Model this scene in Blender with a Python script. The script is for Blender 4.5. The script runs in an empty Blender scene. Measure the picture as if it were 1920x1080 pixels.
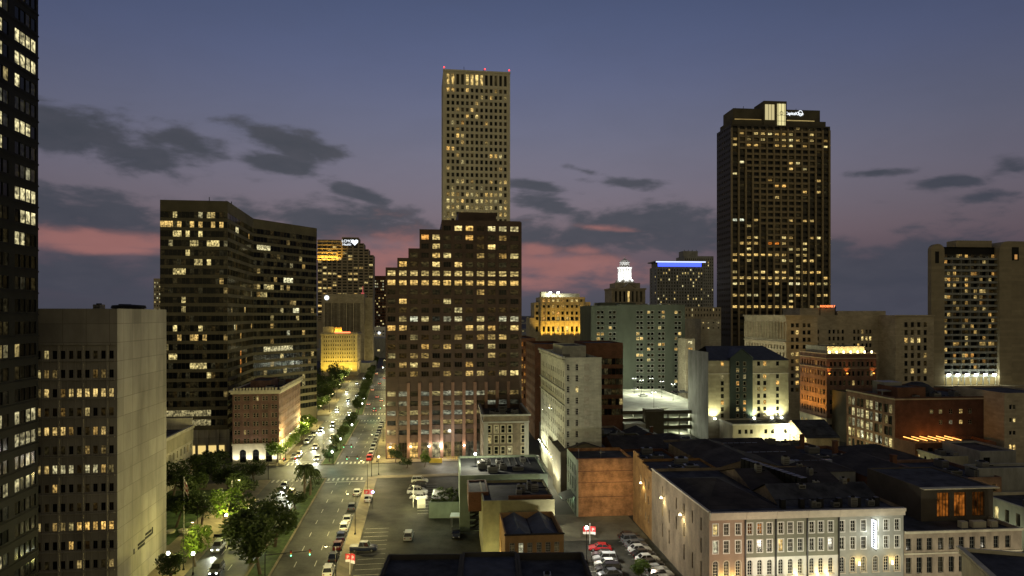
import bpy, math, random
from math import sin, cos, tan, atan, atan2, radians, pi, sqrt, exp
from mathutils import Vector
R = random.Random(7)
SC = bpy.context.scene
COL = SC.collection
# ---------------------------------------------------------------- camera
H, F, HZ = 48.0, 1280.0, 590.0          # camera height, focal length in photo pixels, horizon row
cd = bpy.data.cameras.new("camera"); cam = bpy.data.objects.new("camera", cd); COL.objects.link(cam)
cam.location = (0, 0, H); cam.rotation_euler = (pi/2, 0, 0)
cd.sensor_width = 36; cd.lens = 24; cd.shift_y = (HZ-540)/1920; cd.clip_end = 30000; cd.clip_start = 1
SC.camera = cam
SC.view_settings.view_transform = 'Standard'; SC.view_settings.look = 'None'
SC.view_settings.exposure = 0.0; SC.view_settings.gamma = 1.0
try: SC.cycles.use_light_tree = True
except Exception: pass
SC.cycles.max_bounces = 5; SC.cycles.diffuse_bounces = 3; SC.cycles.glossy_bounces = 3
SC.cycles.sample_clamp_indirect = 3.0; SC.cycles.use_denoising = True
def lin(r, g, b):
    f = lambda c: (c/255/12.92) if c/255 <= .04045 else ((c/255+.055)/1.055)**2.4
    return (f(r), f(g), f(b), 1)
# ---------------------------------------------------------------- dusk sky (world, by direction)
W = bpy.data.worlds.new("World"); SC.world = W; W.use_nodes = True
nt = W.node_tree; nt.nodes.clear()
def N(t, **k):
    n = nt.nodes.new(t)
    for a, b in k.items(): setattr(n, a, b)
    return n
def _in(sock, v):
    if isinstance(v, (int, float)): sock.default_value = v
    elif isinstance(v, tuple): sock.default_value = v
    else: nt.links.new(v, sock)
def M(op, a, b=0.0, c=None, clamp=False):
    n = N('ShaderNodeMath', operation=op, use_clamp=clamp); _in(n.inputs[0], a)
    if b is not None: _in(n.inputs[1], b)
    if c is not None: _in(n.inputs[2], c)
    return n.outputs[0]
def MIX(f, a, b, mode='MIX'):
    n = N('ShaderNodeMix', data_type='RGBA', blend_type=mode); _in(n.inputs[0], f); _in(n.inputs[6], a); _in(n.inputs[7], b)
    return n.outputs[2]
def RAMP(f, stops, interp='EASE'):
    n = N('ShaderNodeValToRGB'); cr = n.color_ramp; cr.interpolation = interp
    while len(cr.elements) < len(stops): cr.elements.new(.5)
    for e, (p, c) in zip(cr.elements, sorted(stops, key=lambda s: s[0])): e.position = p; e.color = c
    _in(n.inputs[0], f); return n.outputs[0]
tc = N('ShaderNodeTexCoord'); sx = N('ShaderNodeSeparateXYZ'); nt.links.new(tc.outputs['Generated'], sx.inputs[0])
dx, dy, dz = sx.outputs
AZ = M('ARCTAN2', dx, dy); EL = M('ARCSINE', dz, None)
def azel(px, py):
    a = atan((px-960)/F); return a, atan((HZ-py)/F*cos(a))
def elt(py): return azel(960, py)[1]/0.5
front = RAMP(M('DIVIDE', EL, 0.5), [
    (0.0, lin(76, 77, 88)), (elt(560), lin(80, 79, 91)), (elt(520), lin(90, 84, 95)), (elt(480), lin(106, 92, 101)),
    (elt(450), lin(118, 101, 108)), (elt(400), lin(122, 112, 122)), (elt(340), lin(121, 116, 131)), (elt(260), lin(111, 113, 133)),
    (elt(140), lin(94, 102, 134)), (elt(0), lin(76, 88, 120)), (1.0, lin(60, 68, 100))], 'B_SPLINE')
# the afterglow sits left of centre on the horizon; edges of the view are dimmer
aa = M('ADD', AZ, .04); glow = M('POWER', 2.718, M('MULTIPLY', M('MULTIPLY', aa, aa), -1.7))
front = MIX(1.0, front, MIX(glow, (.42, .45, .50, 1), (1, 1, 1, 1)), 'MULTIPLY')
# clouds: soft ellipses on the sky vault, torn by noise
cmb = N('ShaderNodeCombineXYZ'); nt.links.new(M('MULTIPLY', AZ, 1.0), cmb.inputs[0]); nt.links.new(M('MULTIPLY', EL, 2.6), cmb.inputs[1])
nz = N('ShaderNodeTexNoise'); nz.inputs['Scale'].default_value = 6; nz.inputs['Detail'].default_value = 9; nz.inputs['Roughness'].default_value = .58
nz.inputs['Distortion'].default_value = .35
nt.links.new(cmb.outputs[0], nz.inputs['Vector'])
nz2 = N('ShaderNodeTexNoise'); nz2.inputs['Scale'].default_value = 22; nz2.inputs['Detail'].default_value = 6; nt.links.new(cmb.outputs[0], nz2.inputs['Vector'])
def ell(px, py, rx, ry, tilt=0.0, w=1.0):
    a0, e0 = azel(px, py); a1, _ = azel(px+rx, py); sa = a1-a0; _, e1 = azel(px, py-ry); se = e1-e0
    du = M('SUBTRACT', AZ, a0); dv = M('SUBTRACT', M('SUBTRACT', EL, e0), M('MULTIPLY', du, -tilt))
    u = M('MULTIPLY', du, 1/sa); v = M('MULTIPLY', dv, 1/se)
    r = M('SQRT', M('ADD', M('MULTIPLY', u, u), M('MULTIPLY', v, v)), None)
    return M('MULTIPLY', M('SUBTRACT', 1.25, r), w)
E = [(150, 250, 290, 62, .12, 1.15), (350, 268, 130, 34, .2), (520, 262, 105, 28, .2), (500, 304, 95, 22, .12), (60, 390, 340, 56, .05, 1.25), (150, 525, 300, 52, 0, 1.0),
     (300, 490, 60, 22, 0, 1), (640, 420, 250, 42, .06, 1.2), (1160, 442, 270, 58, .02, 1.3), (1030, 386, 75, 26, .25), (1160, 343, 75, 13, .1),
     (1000, 347, 52, 12, .12), (670, 362, 60, 15, .25), (1640, 520, 360, 92, .0, 1.3), (1645, 323, 66, 11, .02), (1775, 342, 70, 15, .05),
     (1905, 318, 70, 26, 0), (1040, 500, 70, 14, 0, .7), (760, 520, 160, 30, 0, .6), (1880, 362, 80, 13, 0, .8), (1095, 320, 50, 9, .25, .8), (-900, 300, 800, 120, 0, 1)]
def field(lst):
    m = None
    for e in lst:
        x = ell(*e); m = x if m is None else M('MAXIMUM', m, x)
    return m
def smooth(v, lo, hi):
    r = N('ShaderNodeMapRange', interpolation_type='SMOOTHERSTEP'); _in(r.inputs[0], v); r.inputs[1].default_value = lo; r.inputs[2].default_value = hi
    return r.outputs[0]
rag = M('ADD', M('MULTIPLY', M('SUBTRACT', nz.outputs['Fac'], .5), 3.0), M('MULTIPLY', M('SUBTRACT', nz2.outputs['Fac'], .5), 1.3))
pink = smooth(M('ADD', field([(170, 448, 260, 24, .04, 1), (220, 468, 160, 12, .02, 1), (735, 480, 130, 60, 0, 1.1), (1080, 497, 190, 34, 0, 1.1), (1100, 470, 60, 14, 0, 1), (1010, 470, 60, 16, 0, 1), (1130, 428, 120, 8, .12, .8), (1000, 530, 200, 26, 0, .8)]), M('MULTIPLY', rag, 1.1)), -.1, 1.35)
mask = M('MULTIPLY', smooth(M('ADD', field(E), M('MULTIPLY', rag, 1.25)), .0, .98), .93)
ccol = RAMP(M('DIVIDE', EL, 0.5), [(0, lin(74, 75, 86)), (elt(500), lin(72, 74, 84)), (elt(400), lin(70, 74, 83)), (elt(250), lin(70, 73, 80)), (1, lin(72, 76, 86))])
ccol = MIX(M('MULTIPLY', M('SUBTRACT', nz2.outputs['Fac'], .35), 1.1, clamp=True), ccol, MIX(.5, ccol, lin(100, 96, 104)))
ccol = MIX(1.0, ccol, MIX(glow, (.55, .6, .72, 1), (1, 1, 1, 1)), 'MULTIPLY')
wisps = M('MULTIPLY', M('SUBTRACT', nz.outputs['Fac'], .42), .6, clamp=True)
front = MIX(wisps, front, MIX(.5, ccol, front))
front = MIX(mask, front, ccol)
front = MIX(M('MULTIPLY', pink, .72), front, lin(166, 112, 106))
# behind the camera: the city-lit haze of the rest of downtown, low over the horizon
back = RAMP(M('DIVIDE', EL, 1.57), [(0.0, (.46, .38, .21, 1)), (.16, (.34, .285, .17, 1)), (.4, (.09, .085, .085, 1)), (1.0, (.035, .042, .07, 1))])
bf = N('ShaderNodeMapRange', interpolation_type='SMOOTHSTEP'); _in(bf.inputs[0], dy); bf.inputs[1].default_value = .25; bf.inputs[2].default_value = -.45
sky = MIX(bf.outputs[0], front, back)
sky = MIX(M('LESS_THAN', dz, -.002), sky, (.02, .019, .016, 1))
bg = N('ShaderNodeBackground'); nt.links.new(sky, bg.inputs['Color']); bg.inputs['Strength'].default_value = 1.0
wo = N('ShaderNodeOutputWorld'); nt.links.new(bg.outputs[0], wo.inputs[0])
# ---------------------------------------------------------------- materials
MATS = {}
def mat(name, base, rough=.85, spec=.3, var=.22, scale=.25, metal=0.0, brick=None, mortar=.6, bump=0.0, emit=None, es=1.0, streak=0.0):
    global nt
    if name in MATS: return MATS[name]
    m = bpy.data.materials.new(name); m.use_nodes = True; nt = m.node_tree; nt.nodes.clear()
    p = N('ShaderNodeBsdfPrincipled'); o = N('ShaderNodeOutputMaterial'); nt.links.new(p.outputs[0], o.inputs[0])
    p.inputs['Roughness'].default_value = rough; p.inputs['Metallic'].default_value = metal; p.inputs['Specular IOR Level'].default_value = spec
    if len(base) == 3: base = tuple(base)+(1,)
    if emit:
        p.inputs['Base Color'].default_value = (.02, .02, .02, 1)
        p.inputs['Emission Color'].default_value = tuple(emit)+(1,); p.inputs['Emission Strength'].default_value = es
        m.cycles.emission_sampling = 'NONE'; MATS[name] = m; return m
    tcn = N('ShaderNodeTexCoord'); c = None
    oc = tcn.outputs['Object']
    lo = tuple(x*(1-var) for x in base[:3])+(1,); hi = tuple(min(1, x*(1+var)) for x in base[:3])+(1,)
    n1 = N('ShaderNodeTexNoise'); n1.inputs['Scale'].default_value = scale; n1.inputs['Detail'].default_value = 6; n1.inputs['Roughness'].default_value = .65
    mp = N('ShaderNodeMapping'); nt.links.new(oc, mp.inputs[0])
    if streak: mp.inputs['Scale'].default_value = (1, 1, streak)
    nt.links.new(mp.outputs[0], n1.inputs['Vector'])
    fac = n1.outputs['Fac']
    st = N('ShaderNodeMapRange'); _in(st.inputs[0], fac); st.inputs[1].default_value = .32; st.inputs[2].default_value = .68
    c = MIX(st.outputs[0], lo, hi)
    if brick:
        s = N('ShaderNodeSeparateXYZ'); nt.links.new(oc, s.inputs[0]); cb = N('ShaderNodeCombineXYZ')
        nt.links.new(M('ADD', s.outputs[0], s.outputs[1]), cb.inputs[0]); nt.links.new(s.outputs[2], cb.inputs[1])
        bt = N('ShaderNodeTexBrick'); nt.links.new(cb.outputs[0], bt.inputs['Vector'])
        bt.inputs['Scale'].default_value = 1; bt.inputs['Brick Width'].default_value = brick[0]; bt.inputs['Row Height'].default_value = brick[1]
        bt.inputs['Mortar Size'].default_value = brick[2]; bt.offset = brick[3] if len(brick) > 3 else .5
        bt.inputs['Color1'].default_value = (1, 1, 1, 1); bt.inputs['Color2'].default_value = (.78, .78, .78, 1); bt.inputs['Mortar'].default_value = (mortar,)*3+(1,)
        c = MIX(1.0, c, bt.outputs['Color'], 'MULTIPLY')
    nt.links.new(c, p.inputs['Base Color'])
    if bump:
        b = N('ShaderNodeBump'); b.inputs['Strength'].default_value = bump; b.inputs['Distance'].default_value = .05
        n2 = N('ShaderNodeTexNoise'); n2.inputs['Scale'].default_value = 2.5; n2.inputs['Detail'].default_value = 5; nt.links.new(oc, n2.inputs['Vector'])
        nt.links.new(n2.outputs['Fac'], b.inputs['Height']); nt.links.new(b.outputs[0], p.inputs['Normal'])
        rr = N('ShaderNodeMapRange'); _in(rr.inputs[0], n2.outputs['Fac']); rr.inputs[3].default_value = rough*.7; rr.inputs[4].default_value = min(1, rough*1.25)
        nt.links.new(rr.outputs[0], p.inputs['Roughness'])
    MATS[name] = m; return m
def window_material():
    """glass over a room: attribute wr = (how bright the room is, lamp tint, which room)"""
    global nt
    m = bpy.data.materials.new("window_glass"); m.use_nodes = True; nt = m.node_tree; nt.nodes.clear()
    p = N('ShaderNodeBsdfPrincipled'); o = N('ShaderNodeOutputMaterial'); nt.links.new(p.outputs[0], o.inputs[0])
    p.inputs['Roughness'].default_value = .12; p.inputs['Specular IOR Level'].default_value = .16
    at = N('ShaderNodeAttribute', attribute_name='wr'); s = N('ShaderNodeSeparateColor'); nt.links.new(at.outputs['Color'], s.inputs[0])
    br, tone, seed = s.outputs
    uv = N('ShaderNodeUVMap', uv_map='uv'); su = N('ShaderNodeSeparateXYZ'); nt.links.new(uv.outputs[0], su.inputs[0])
    cb = N('ShaderNodeCombineXYZ'); nt.links.new(M('ADD', M('MULTIPLY', su.outputs[0], 1.3), M('MULTIPLY', seed, 91.0)), cb.inputs[0])
    nt.links.new(M('ADD', M('MULTIPLY', su.outputs[1], 1.6), M('MULTIPLY', seed, 37.0)), cb.inputs[1])
    n = N('ShaderNodeTexNoise'); n.inputs['Scale'].default_value = 1.7; n.inputs['Detail'].default_value = 3; nt.links.new(cb.outputs[0], n.inputs['Vector'])
    mrn = N('ShaderNodeMapRange'); _in(mrn.inputs[0], n.outputs['Fac']); mrn.inputs[1].default_value = .36; mrn.inputs[2].default_value = .64; mrn.inputs[3].default_value = .12; mrn.inputs[4].default_value = 1.3
    # blinds drawn part of the way in some rooms
    bl = M('GREATER_THAN', su.outputs[1], M('ADD', .25, M('FRACT', M('MULTIPLY', seed, 17.3), None)))
    cl = M('MULTIPLY', mrn.outputs[0], M('SUBTRACT', 1.0, M('MULTIPLY', bl, .6)))
    cl = M('MULTIPLY', cl, M('ADD', .55, M('MULTIPLY', su.outputs[1], .7)))
    colr = RAMP(tone, [(0, (1, .30, .04, 1)), (.35, (1, .60, .16, 1)), (.7, (1, .80, .32, 1)), (1, (.95, 1, .74, 1))], 'LINEAR')
    nt.links.new(colr, p.inputs['Emission Color'])
    nt.links.new(M('MULTIPLY', M('MULTIPLY', br, cl), 1.35), p.inputs['Emission Strength'])
    p.inputs['Base Color'].default_value = (.006, .007, .007, 1)
    m.cycles.emission_sampling = 'NONE'; return m
WIN = window_material()
conc = mat('beige_concrete', (.38, .35, .28), brick=(3.6, 3.1, .06, 0), mortar=.6, scale=.16, streak=.3, var=.3)
conc_grey = mat('grey_concrete', (.30, .30, .27), scale=.3, streak=.4, var=.3)
olive = mat('olive_precast', (.10, .088, .058), scale=.15, var=.25)
darkmet = mat('dark_metal', (.018, .018, .017), rough=.6, spec=.12, var=.1)
bronze = mat('bronze_panel', (.07, .055, .035), rough=.4, var=.15)
stone = mat('pale_limestone', (.46, .40, .28), scale=.2, brick=(1.6, .6, .02), mortar=.8)
stone_grey = mat('greenish_render', (.11, .125, .095), scale=.12, var=.2, streak=.4)
white_stone = mat('white_glazed_stone', (.50, .50, .40), scale=.25, var=.25, streak=.3, brick=(1.2, .45, .02), mortar=.85)
granite = mat('rose_granite', (.080, .050, .034), scale=.2, rough=.5, brick=(1.8, 1.0, .03, 0), mortar=.75)
granite_lit = mat('rose_granite_uplit', (.19, .11, .078), rough=.5, scale=.3)  # paler copy of the granite, uplighting put into the pier colour
redbrick = mat('red_brick', (.165, .095, .068), scale=.35, var=.4, brick=(.5, .16, .02), mortar=1.25)
oldbrick = mat('old_party_wall_brick', (.33, .165, .07), scale=.45, var=.55, brick=(.5, .16, .02), mortar=1.3, bump=.4)
greybrick = mat('weathered_brick', (.27, .21, .14), scale=.3, var=.4, brick=(.5, .16, .02), mortar=1.15, streak=.5)
darkbrick = mat('dark_brick', (.15, .07, .04), scale=.3, var=.35, brick=(.5, .16, .02), mortar=1.2)
tanwall = mat('tan_stucco', (.50, .30, .13), scale=.4, var=.2)
cream = mat('cream_stucco', (.52, .48, .34), scale=.4, var=.25, streak=.4)
palegreen = mat('pale_green_render', (.22, .27, .20), scale=.35, var=.25, streak=.5)
whitepaint = mat('white_paint', (.72, .70, .62), scale=.5, var=.12)
roofm = mat('dark_roof_membrane', (.055, .056, .058), rough=.85, scale=.3, var=.7, brick=(9, 2.2, .07), mortar=.45)
roofg = mat('grey_roof_gravel', (.045, .049, .053), rough=.9, scale=.22, var=.5)
metalroof = mat('standing_seam_roof', (.10, .12, .15), rough=.5, scale=.3, var=.3, brick=(.6, 30, .04, 0), mortar=.6)
asphalt = mat('asphalt', (.080, .080, .066), rough=.62, spec=.2, scale=.14, var=.6, bump=.35)
asphalt2 = mat('lot_asphalt', (.048, .047, .037), rough=.75, spec=.12, scale=.16, var=.65, bump=.5)
pave = mat('paving', (.24, .20, .12), rough=.8, scale=.2, var=.3, brick=(1.5, 1.5, .03, 0), mortar=.7)
paint = mat('road_paint', (.55, .54, .46), rough=.7, scale=1.2, var=.3)
yellowp = mat('yellow_paint', (.55, .38, .05), rough=.7, var=.2)
grassm = mat('grass_blades', (.05, .085, .022), rough=.95, scale=.5, var=.6)
groundm = mat('city_ground', (.06, .058, .05), scale=.02, var=.5)
bark = mat('bark', (.09, .07, .05), scale=2, var=.4)
steel = mat('galvanised_steel', (.25, .25, .24), rough=.4, metal=.6, var=.15)
blackp = mat('black_paint', (.02, .02, .02), rough=.4, var=.1)
redsign = mat('red_sign_face', (.55, .04, .04), rough=.5, var=.1)
glassg = mat('car_glass', (.015, .017, .02), rough=.08, spec=.8, var=.05)
rubber = mat('tyre_rubber', (.02, .02, .02), rough=.8)
rimm = mat('wheel_rim', (.4, .4, .4), rough=.3, metal=.8)
lampW = mat('lamp_white', (1, 1, 1), emit=(.95, 1, .9), es=14)
lampY = mat('lamp_yellow', (1, 1, 1), emit=(1, .82, .4), es=8)
lampO = mat('lamp_orange', (1, 1, 1), emit=(1, .35, .05), es=5)
lampR = mat('lamp_red', (1, 1, 1), emit=(1, .04, .03), es=4)
lampG = mat('lamp_green', (1, 1, 1), emit=(.2, 1, .5), es=5)
lampB = mat('lamp_blue', (1, 1, 1), emit=(.06, .10, 1), es=2.2)
lampWd = mat('lamp_soft_white', (1, 1, 1), emit=(.9, .95, 1), es=1.6)
head_off = mat('headlight_lens', (.6, .6, .6), rough=.15, var=.05)
tail_off = mat('taillight_lens', (.25, .01, .01), rough=.2, var=.05)
def foliage(name, a, b):
    global nt
    m = bpy.data.materials.new(name); m.use_nodes = True; nt = m.node_tree; nt.nodes.clear()
    p = N('ShaderNodeBsdfPrincipled'); o = N('ShaderNodeOutputMaterial'); nt.links.new(p.outputs[0], o.inputs[0])
    p.inputs['Roughness'].default_value = .6; p.inputs['Specular IOR Level'].default_value = .25
    t = N('ShaderNodeTexCoord'); n = N('ShaderNodeTexNoise'); n.inputs['Scale'].default_value = 1.3; n.inputs['Detail'].default_value = 4
    nt.links.new(t.outputs['Object'], n.inputs['Vector'])
    c = MIX(n.outputs['Fac'], a+(1,), b+(1,)); nt.links.new(c, p.inputs['Base Color'])
    tr = N('ShaderNodeBsdfTranslucent'); nt.links.new(c, tr.inputs[0]); mx = N('ShaderNodeMixShader'); mx.inputs[0].default_value = .3
    nt.links.new(p.outputs[0], mx.inputs[1]); nt.links.new(tr.outputs[0], mx.inputs[2]); nt.links.new(mx.outputs[0], o.inputs[0])
    return m
leafD = foliage('dark_leaves', (.022, .036, .012), (.06, .085, .022))  # same leaves away from lamps, in a darker green
leafG = foliage('lamplit_leaves', (.06, .11, .015), (.14, .20, .03))  # lit copy of the leaves, lamplight put into a brighter green
# ---------------------------------------------------------------- mesh builder
class MB:
    def __init__(s): s.v = []; s.f = []; s.m = []; s.uv = []; s.c = []
    def poly(s, pts, mi=0, uv=None, col=(0, 0, 0, 1)):
        k = len(s.v); s.v += [tuple(p) for p in pts]; s.f.append(tuple(range(k, k+len(pts)))); s.m.append(mi)
        s.uv += list(uv) if uv else [(0, 0)]*len(pts); s.c += [col]*len(pts)
    def box(s, x0, y0, z0, x1, y1, z1, mi=0, bottom=False):
        a = [(x0, y0, z0), (x1, y0, z0), (x1, y1, z0), (x0, y1, z0), (x0, y0, z1), (x1, y0, z1), (x1, y1, z1), (x0, y1, z1)]
        for q in ((0, 1, 5, 4), (1, 2, 6, 5), (2, 3, 7, 6), (3, 0, 4, 7), (4, 5, 6, 7)): s.poly([a[i] for i in q], mi)
        if bottom: s.poly([a[i] for i in (3, 2, 1, 0)], mi)
    def tube(s, p0, p1, r0, r1=None, n=8, mi=0, cap=True):
        r1 = r0 if r1 is None else r1; p0 = Vector(p0); p1 = Vector(p1); d = (p1-p0).normalized()
        a = d.orthogonal().normalized(); b = d.cross(a)
        A = [p0+(a*cos(2*pi*i/n)+b*sin(2*pi*i/n))*r0 for i in range(n)]; B = [p1+(a*cos(2*pi*i/n)+b*sin(2*pi*i/n))*r1 for i in range(n)]
        for i in range(n): j = (i+1) % n; s.poly([A[i], A[j], B[j], B[i]], mi)
        if cap: s.poly(B, mi); s.poly(A[::-1], mi)
    def lathe(s, c, prof, n=12, mi=0):
        for (r0, z0), (r1, z1) in zip(prof, prof[1:]):
            for i in range(n):
                t0, t1 = 2*pi*i/n, 2*pi*(i+1)/n
                s.poly([(c[0]+r0*cos(t0), c[1]+r0*sin(t0), c[2]+z0), (c[0]+r0*cos(t1), c[1]+r0*sin(t1), c[2]+z0),
                        (c[0]+r1*cos(t1), c[1]+r1*sin(t1), c[2]+z1), (c[0]+r1*cos(t0), c[1]+r1*sin(t0), c[2]+z1)], mi)
    def mesh(s, name, mats, weld=False):
        me = bpy.data.meshes.new(name); me.from_pydata(s.v, [], s.f)
        for mm in (mats if isinstance(mats, (list, tuple)) else [mats]): me.materials.append(mm)
        me.polygons.foreach_set('material_index', s.m)
        u = me.uv_layers.new(name='uv'); u.data.foreach_set('uv', [x for p in s.uv for x in p])
        if any(c[0] or c[1] for c in s.c[:4]) or mats is WIN or (isinstance(mats, list) and mats[0] is WIN):
            ca = me.color_attributes.new('wr', 'FLOAT_COLOR', 'CORNER'); ca.data.foreach_set('color', [x for p in s.c for x in p])
        me.update(); return me
    def build(s, name, mats, parent=None, kind=None):
        if not s.f: return None
        o = bpy.data.objects.new(name, s.mesh(name, mats)); COL.objects.link(o)
        if parent: o.parent = parent
        if kind: o['kind'] = kind
        return o
def tag(o, label=None, cat=None, group=None, kind=None):
    if label: o['label'] = label
    if cat: o['category'] = cat
    if group: o['group'] = group
    if kind: o['kind'] = kind
    return o
def empty(name, loc, rz=0.0, label=None, cat=None, group=None):
    o = bpy.data.objects.new(name, None); COL.objects.link(o); o.location = loc; o.rotation_euler = (0, 0, rz); o.empty_display_size = .5
    return tag(o, label, cat, group)
def copy_tree(o, loc=None, rz=None, label=None, group=None, parent=None, sc=None):
    c = o.copy(); COL.objects.link(c); c.parent = parent
    if loc is not None: c.location = loc
    if rz is not None: c.rotation_euler = (0, 0, rz)
    if sc is not None: c.scale = sc
    if label: c['label'] = label
    if group: c['group'] = group
    for ch in list(o.children): copy_tree(ch, parent=c)
    return c
def light(kind, loc, power, col=(1, .85, .5), r=.25, parent=None, aim=None, cone=90, blend=.8):
    l = bpy.data.lights.new(kind.lower()+'_light', kind); l.energy = power; l.color = col; l.shadow_soft_size = r
    o = bpy.data.objects.new('lamp_light', l); COL.objects.link(o); o.location = loc
    if kind == 'SPOT': l.spot_size = radians(cone); l.spot_blend = blend
    if aim is not None: o.rotation_euler = (Vector(aim)-Vector(loc)).to_track_quat('-Z', 'Y').to_euler()
    if parent: o.parent = parent
    return o
TH1 = atan(170/F); TH2 = atan(117/F)
def gz(py, d): return H-(py-HZ)*d/F            # height of what is seen at row py, d metres away
def gd(py, z=0.0): return (H-z)*F/(py-HZ)       # distance of a point of known height seen at row py
def XY(px, d): return ((px-960)/F*d, d)
ORD = "first second third fourth fifth sixth seventh eighth ninth tenth eleventh twelfth thirteenth fourteenth fifteenth sixteenth seventeenth eighteenth nineteenth twentieth twenty-first twenty-second twenty-third twenty-fourth twenty-fifth twenty-sixth twenty-seventh twenty-eighth twenty-ninth thirtieth thirty-first thirty-second thirty-third thirty-fourth thirty-fifth thirty-sixth".split()
# ---------------------------------------------------------------- buildings
def lit(p=.1, rows=None, cells=None, tone=(.5, .8), bri=(.25, 1.0), faint=.12, seed=1):
    rg = random.Random(seed); rows = rows or {}; cells = cells or {}
    def f(r, c):
        q = rows.get(r, p); x = rg.random(); b = rg.uniform(*bri); t = rg.uniform(*tone); s = rg.random(); fa = rg.random()
        if (r, c) in cells: return (cells[(r, c)][0], cells[(r, c)][1], s)
        if x < q: return (b, t, s)
        return (.05*fa if fa < faint*4 else 0.0, t, s)
    return f
def cols(L, n, wf, ml=0, mr=0):
    w = (L-ml-mr)/n; return [(ml+w*(i+.5-wf/2), ml+w*(i+.5+wf/2)) for i in range(n)]
def rows(ztop, dz, n, h): return [(ztop-i*dz-h/2, ztop-i*dz+h/2) for i in range(n)]
def hits(zs, z0, z1): return [z for z in zs if z[0] > z0+.05 and z[1] < z1-.05]
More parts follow.
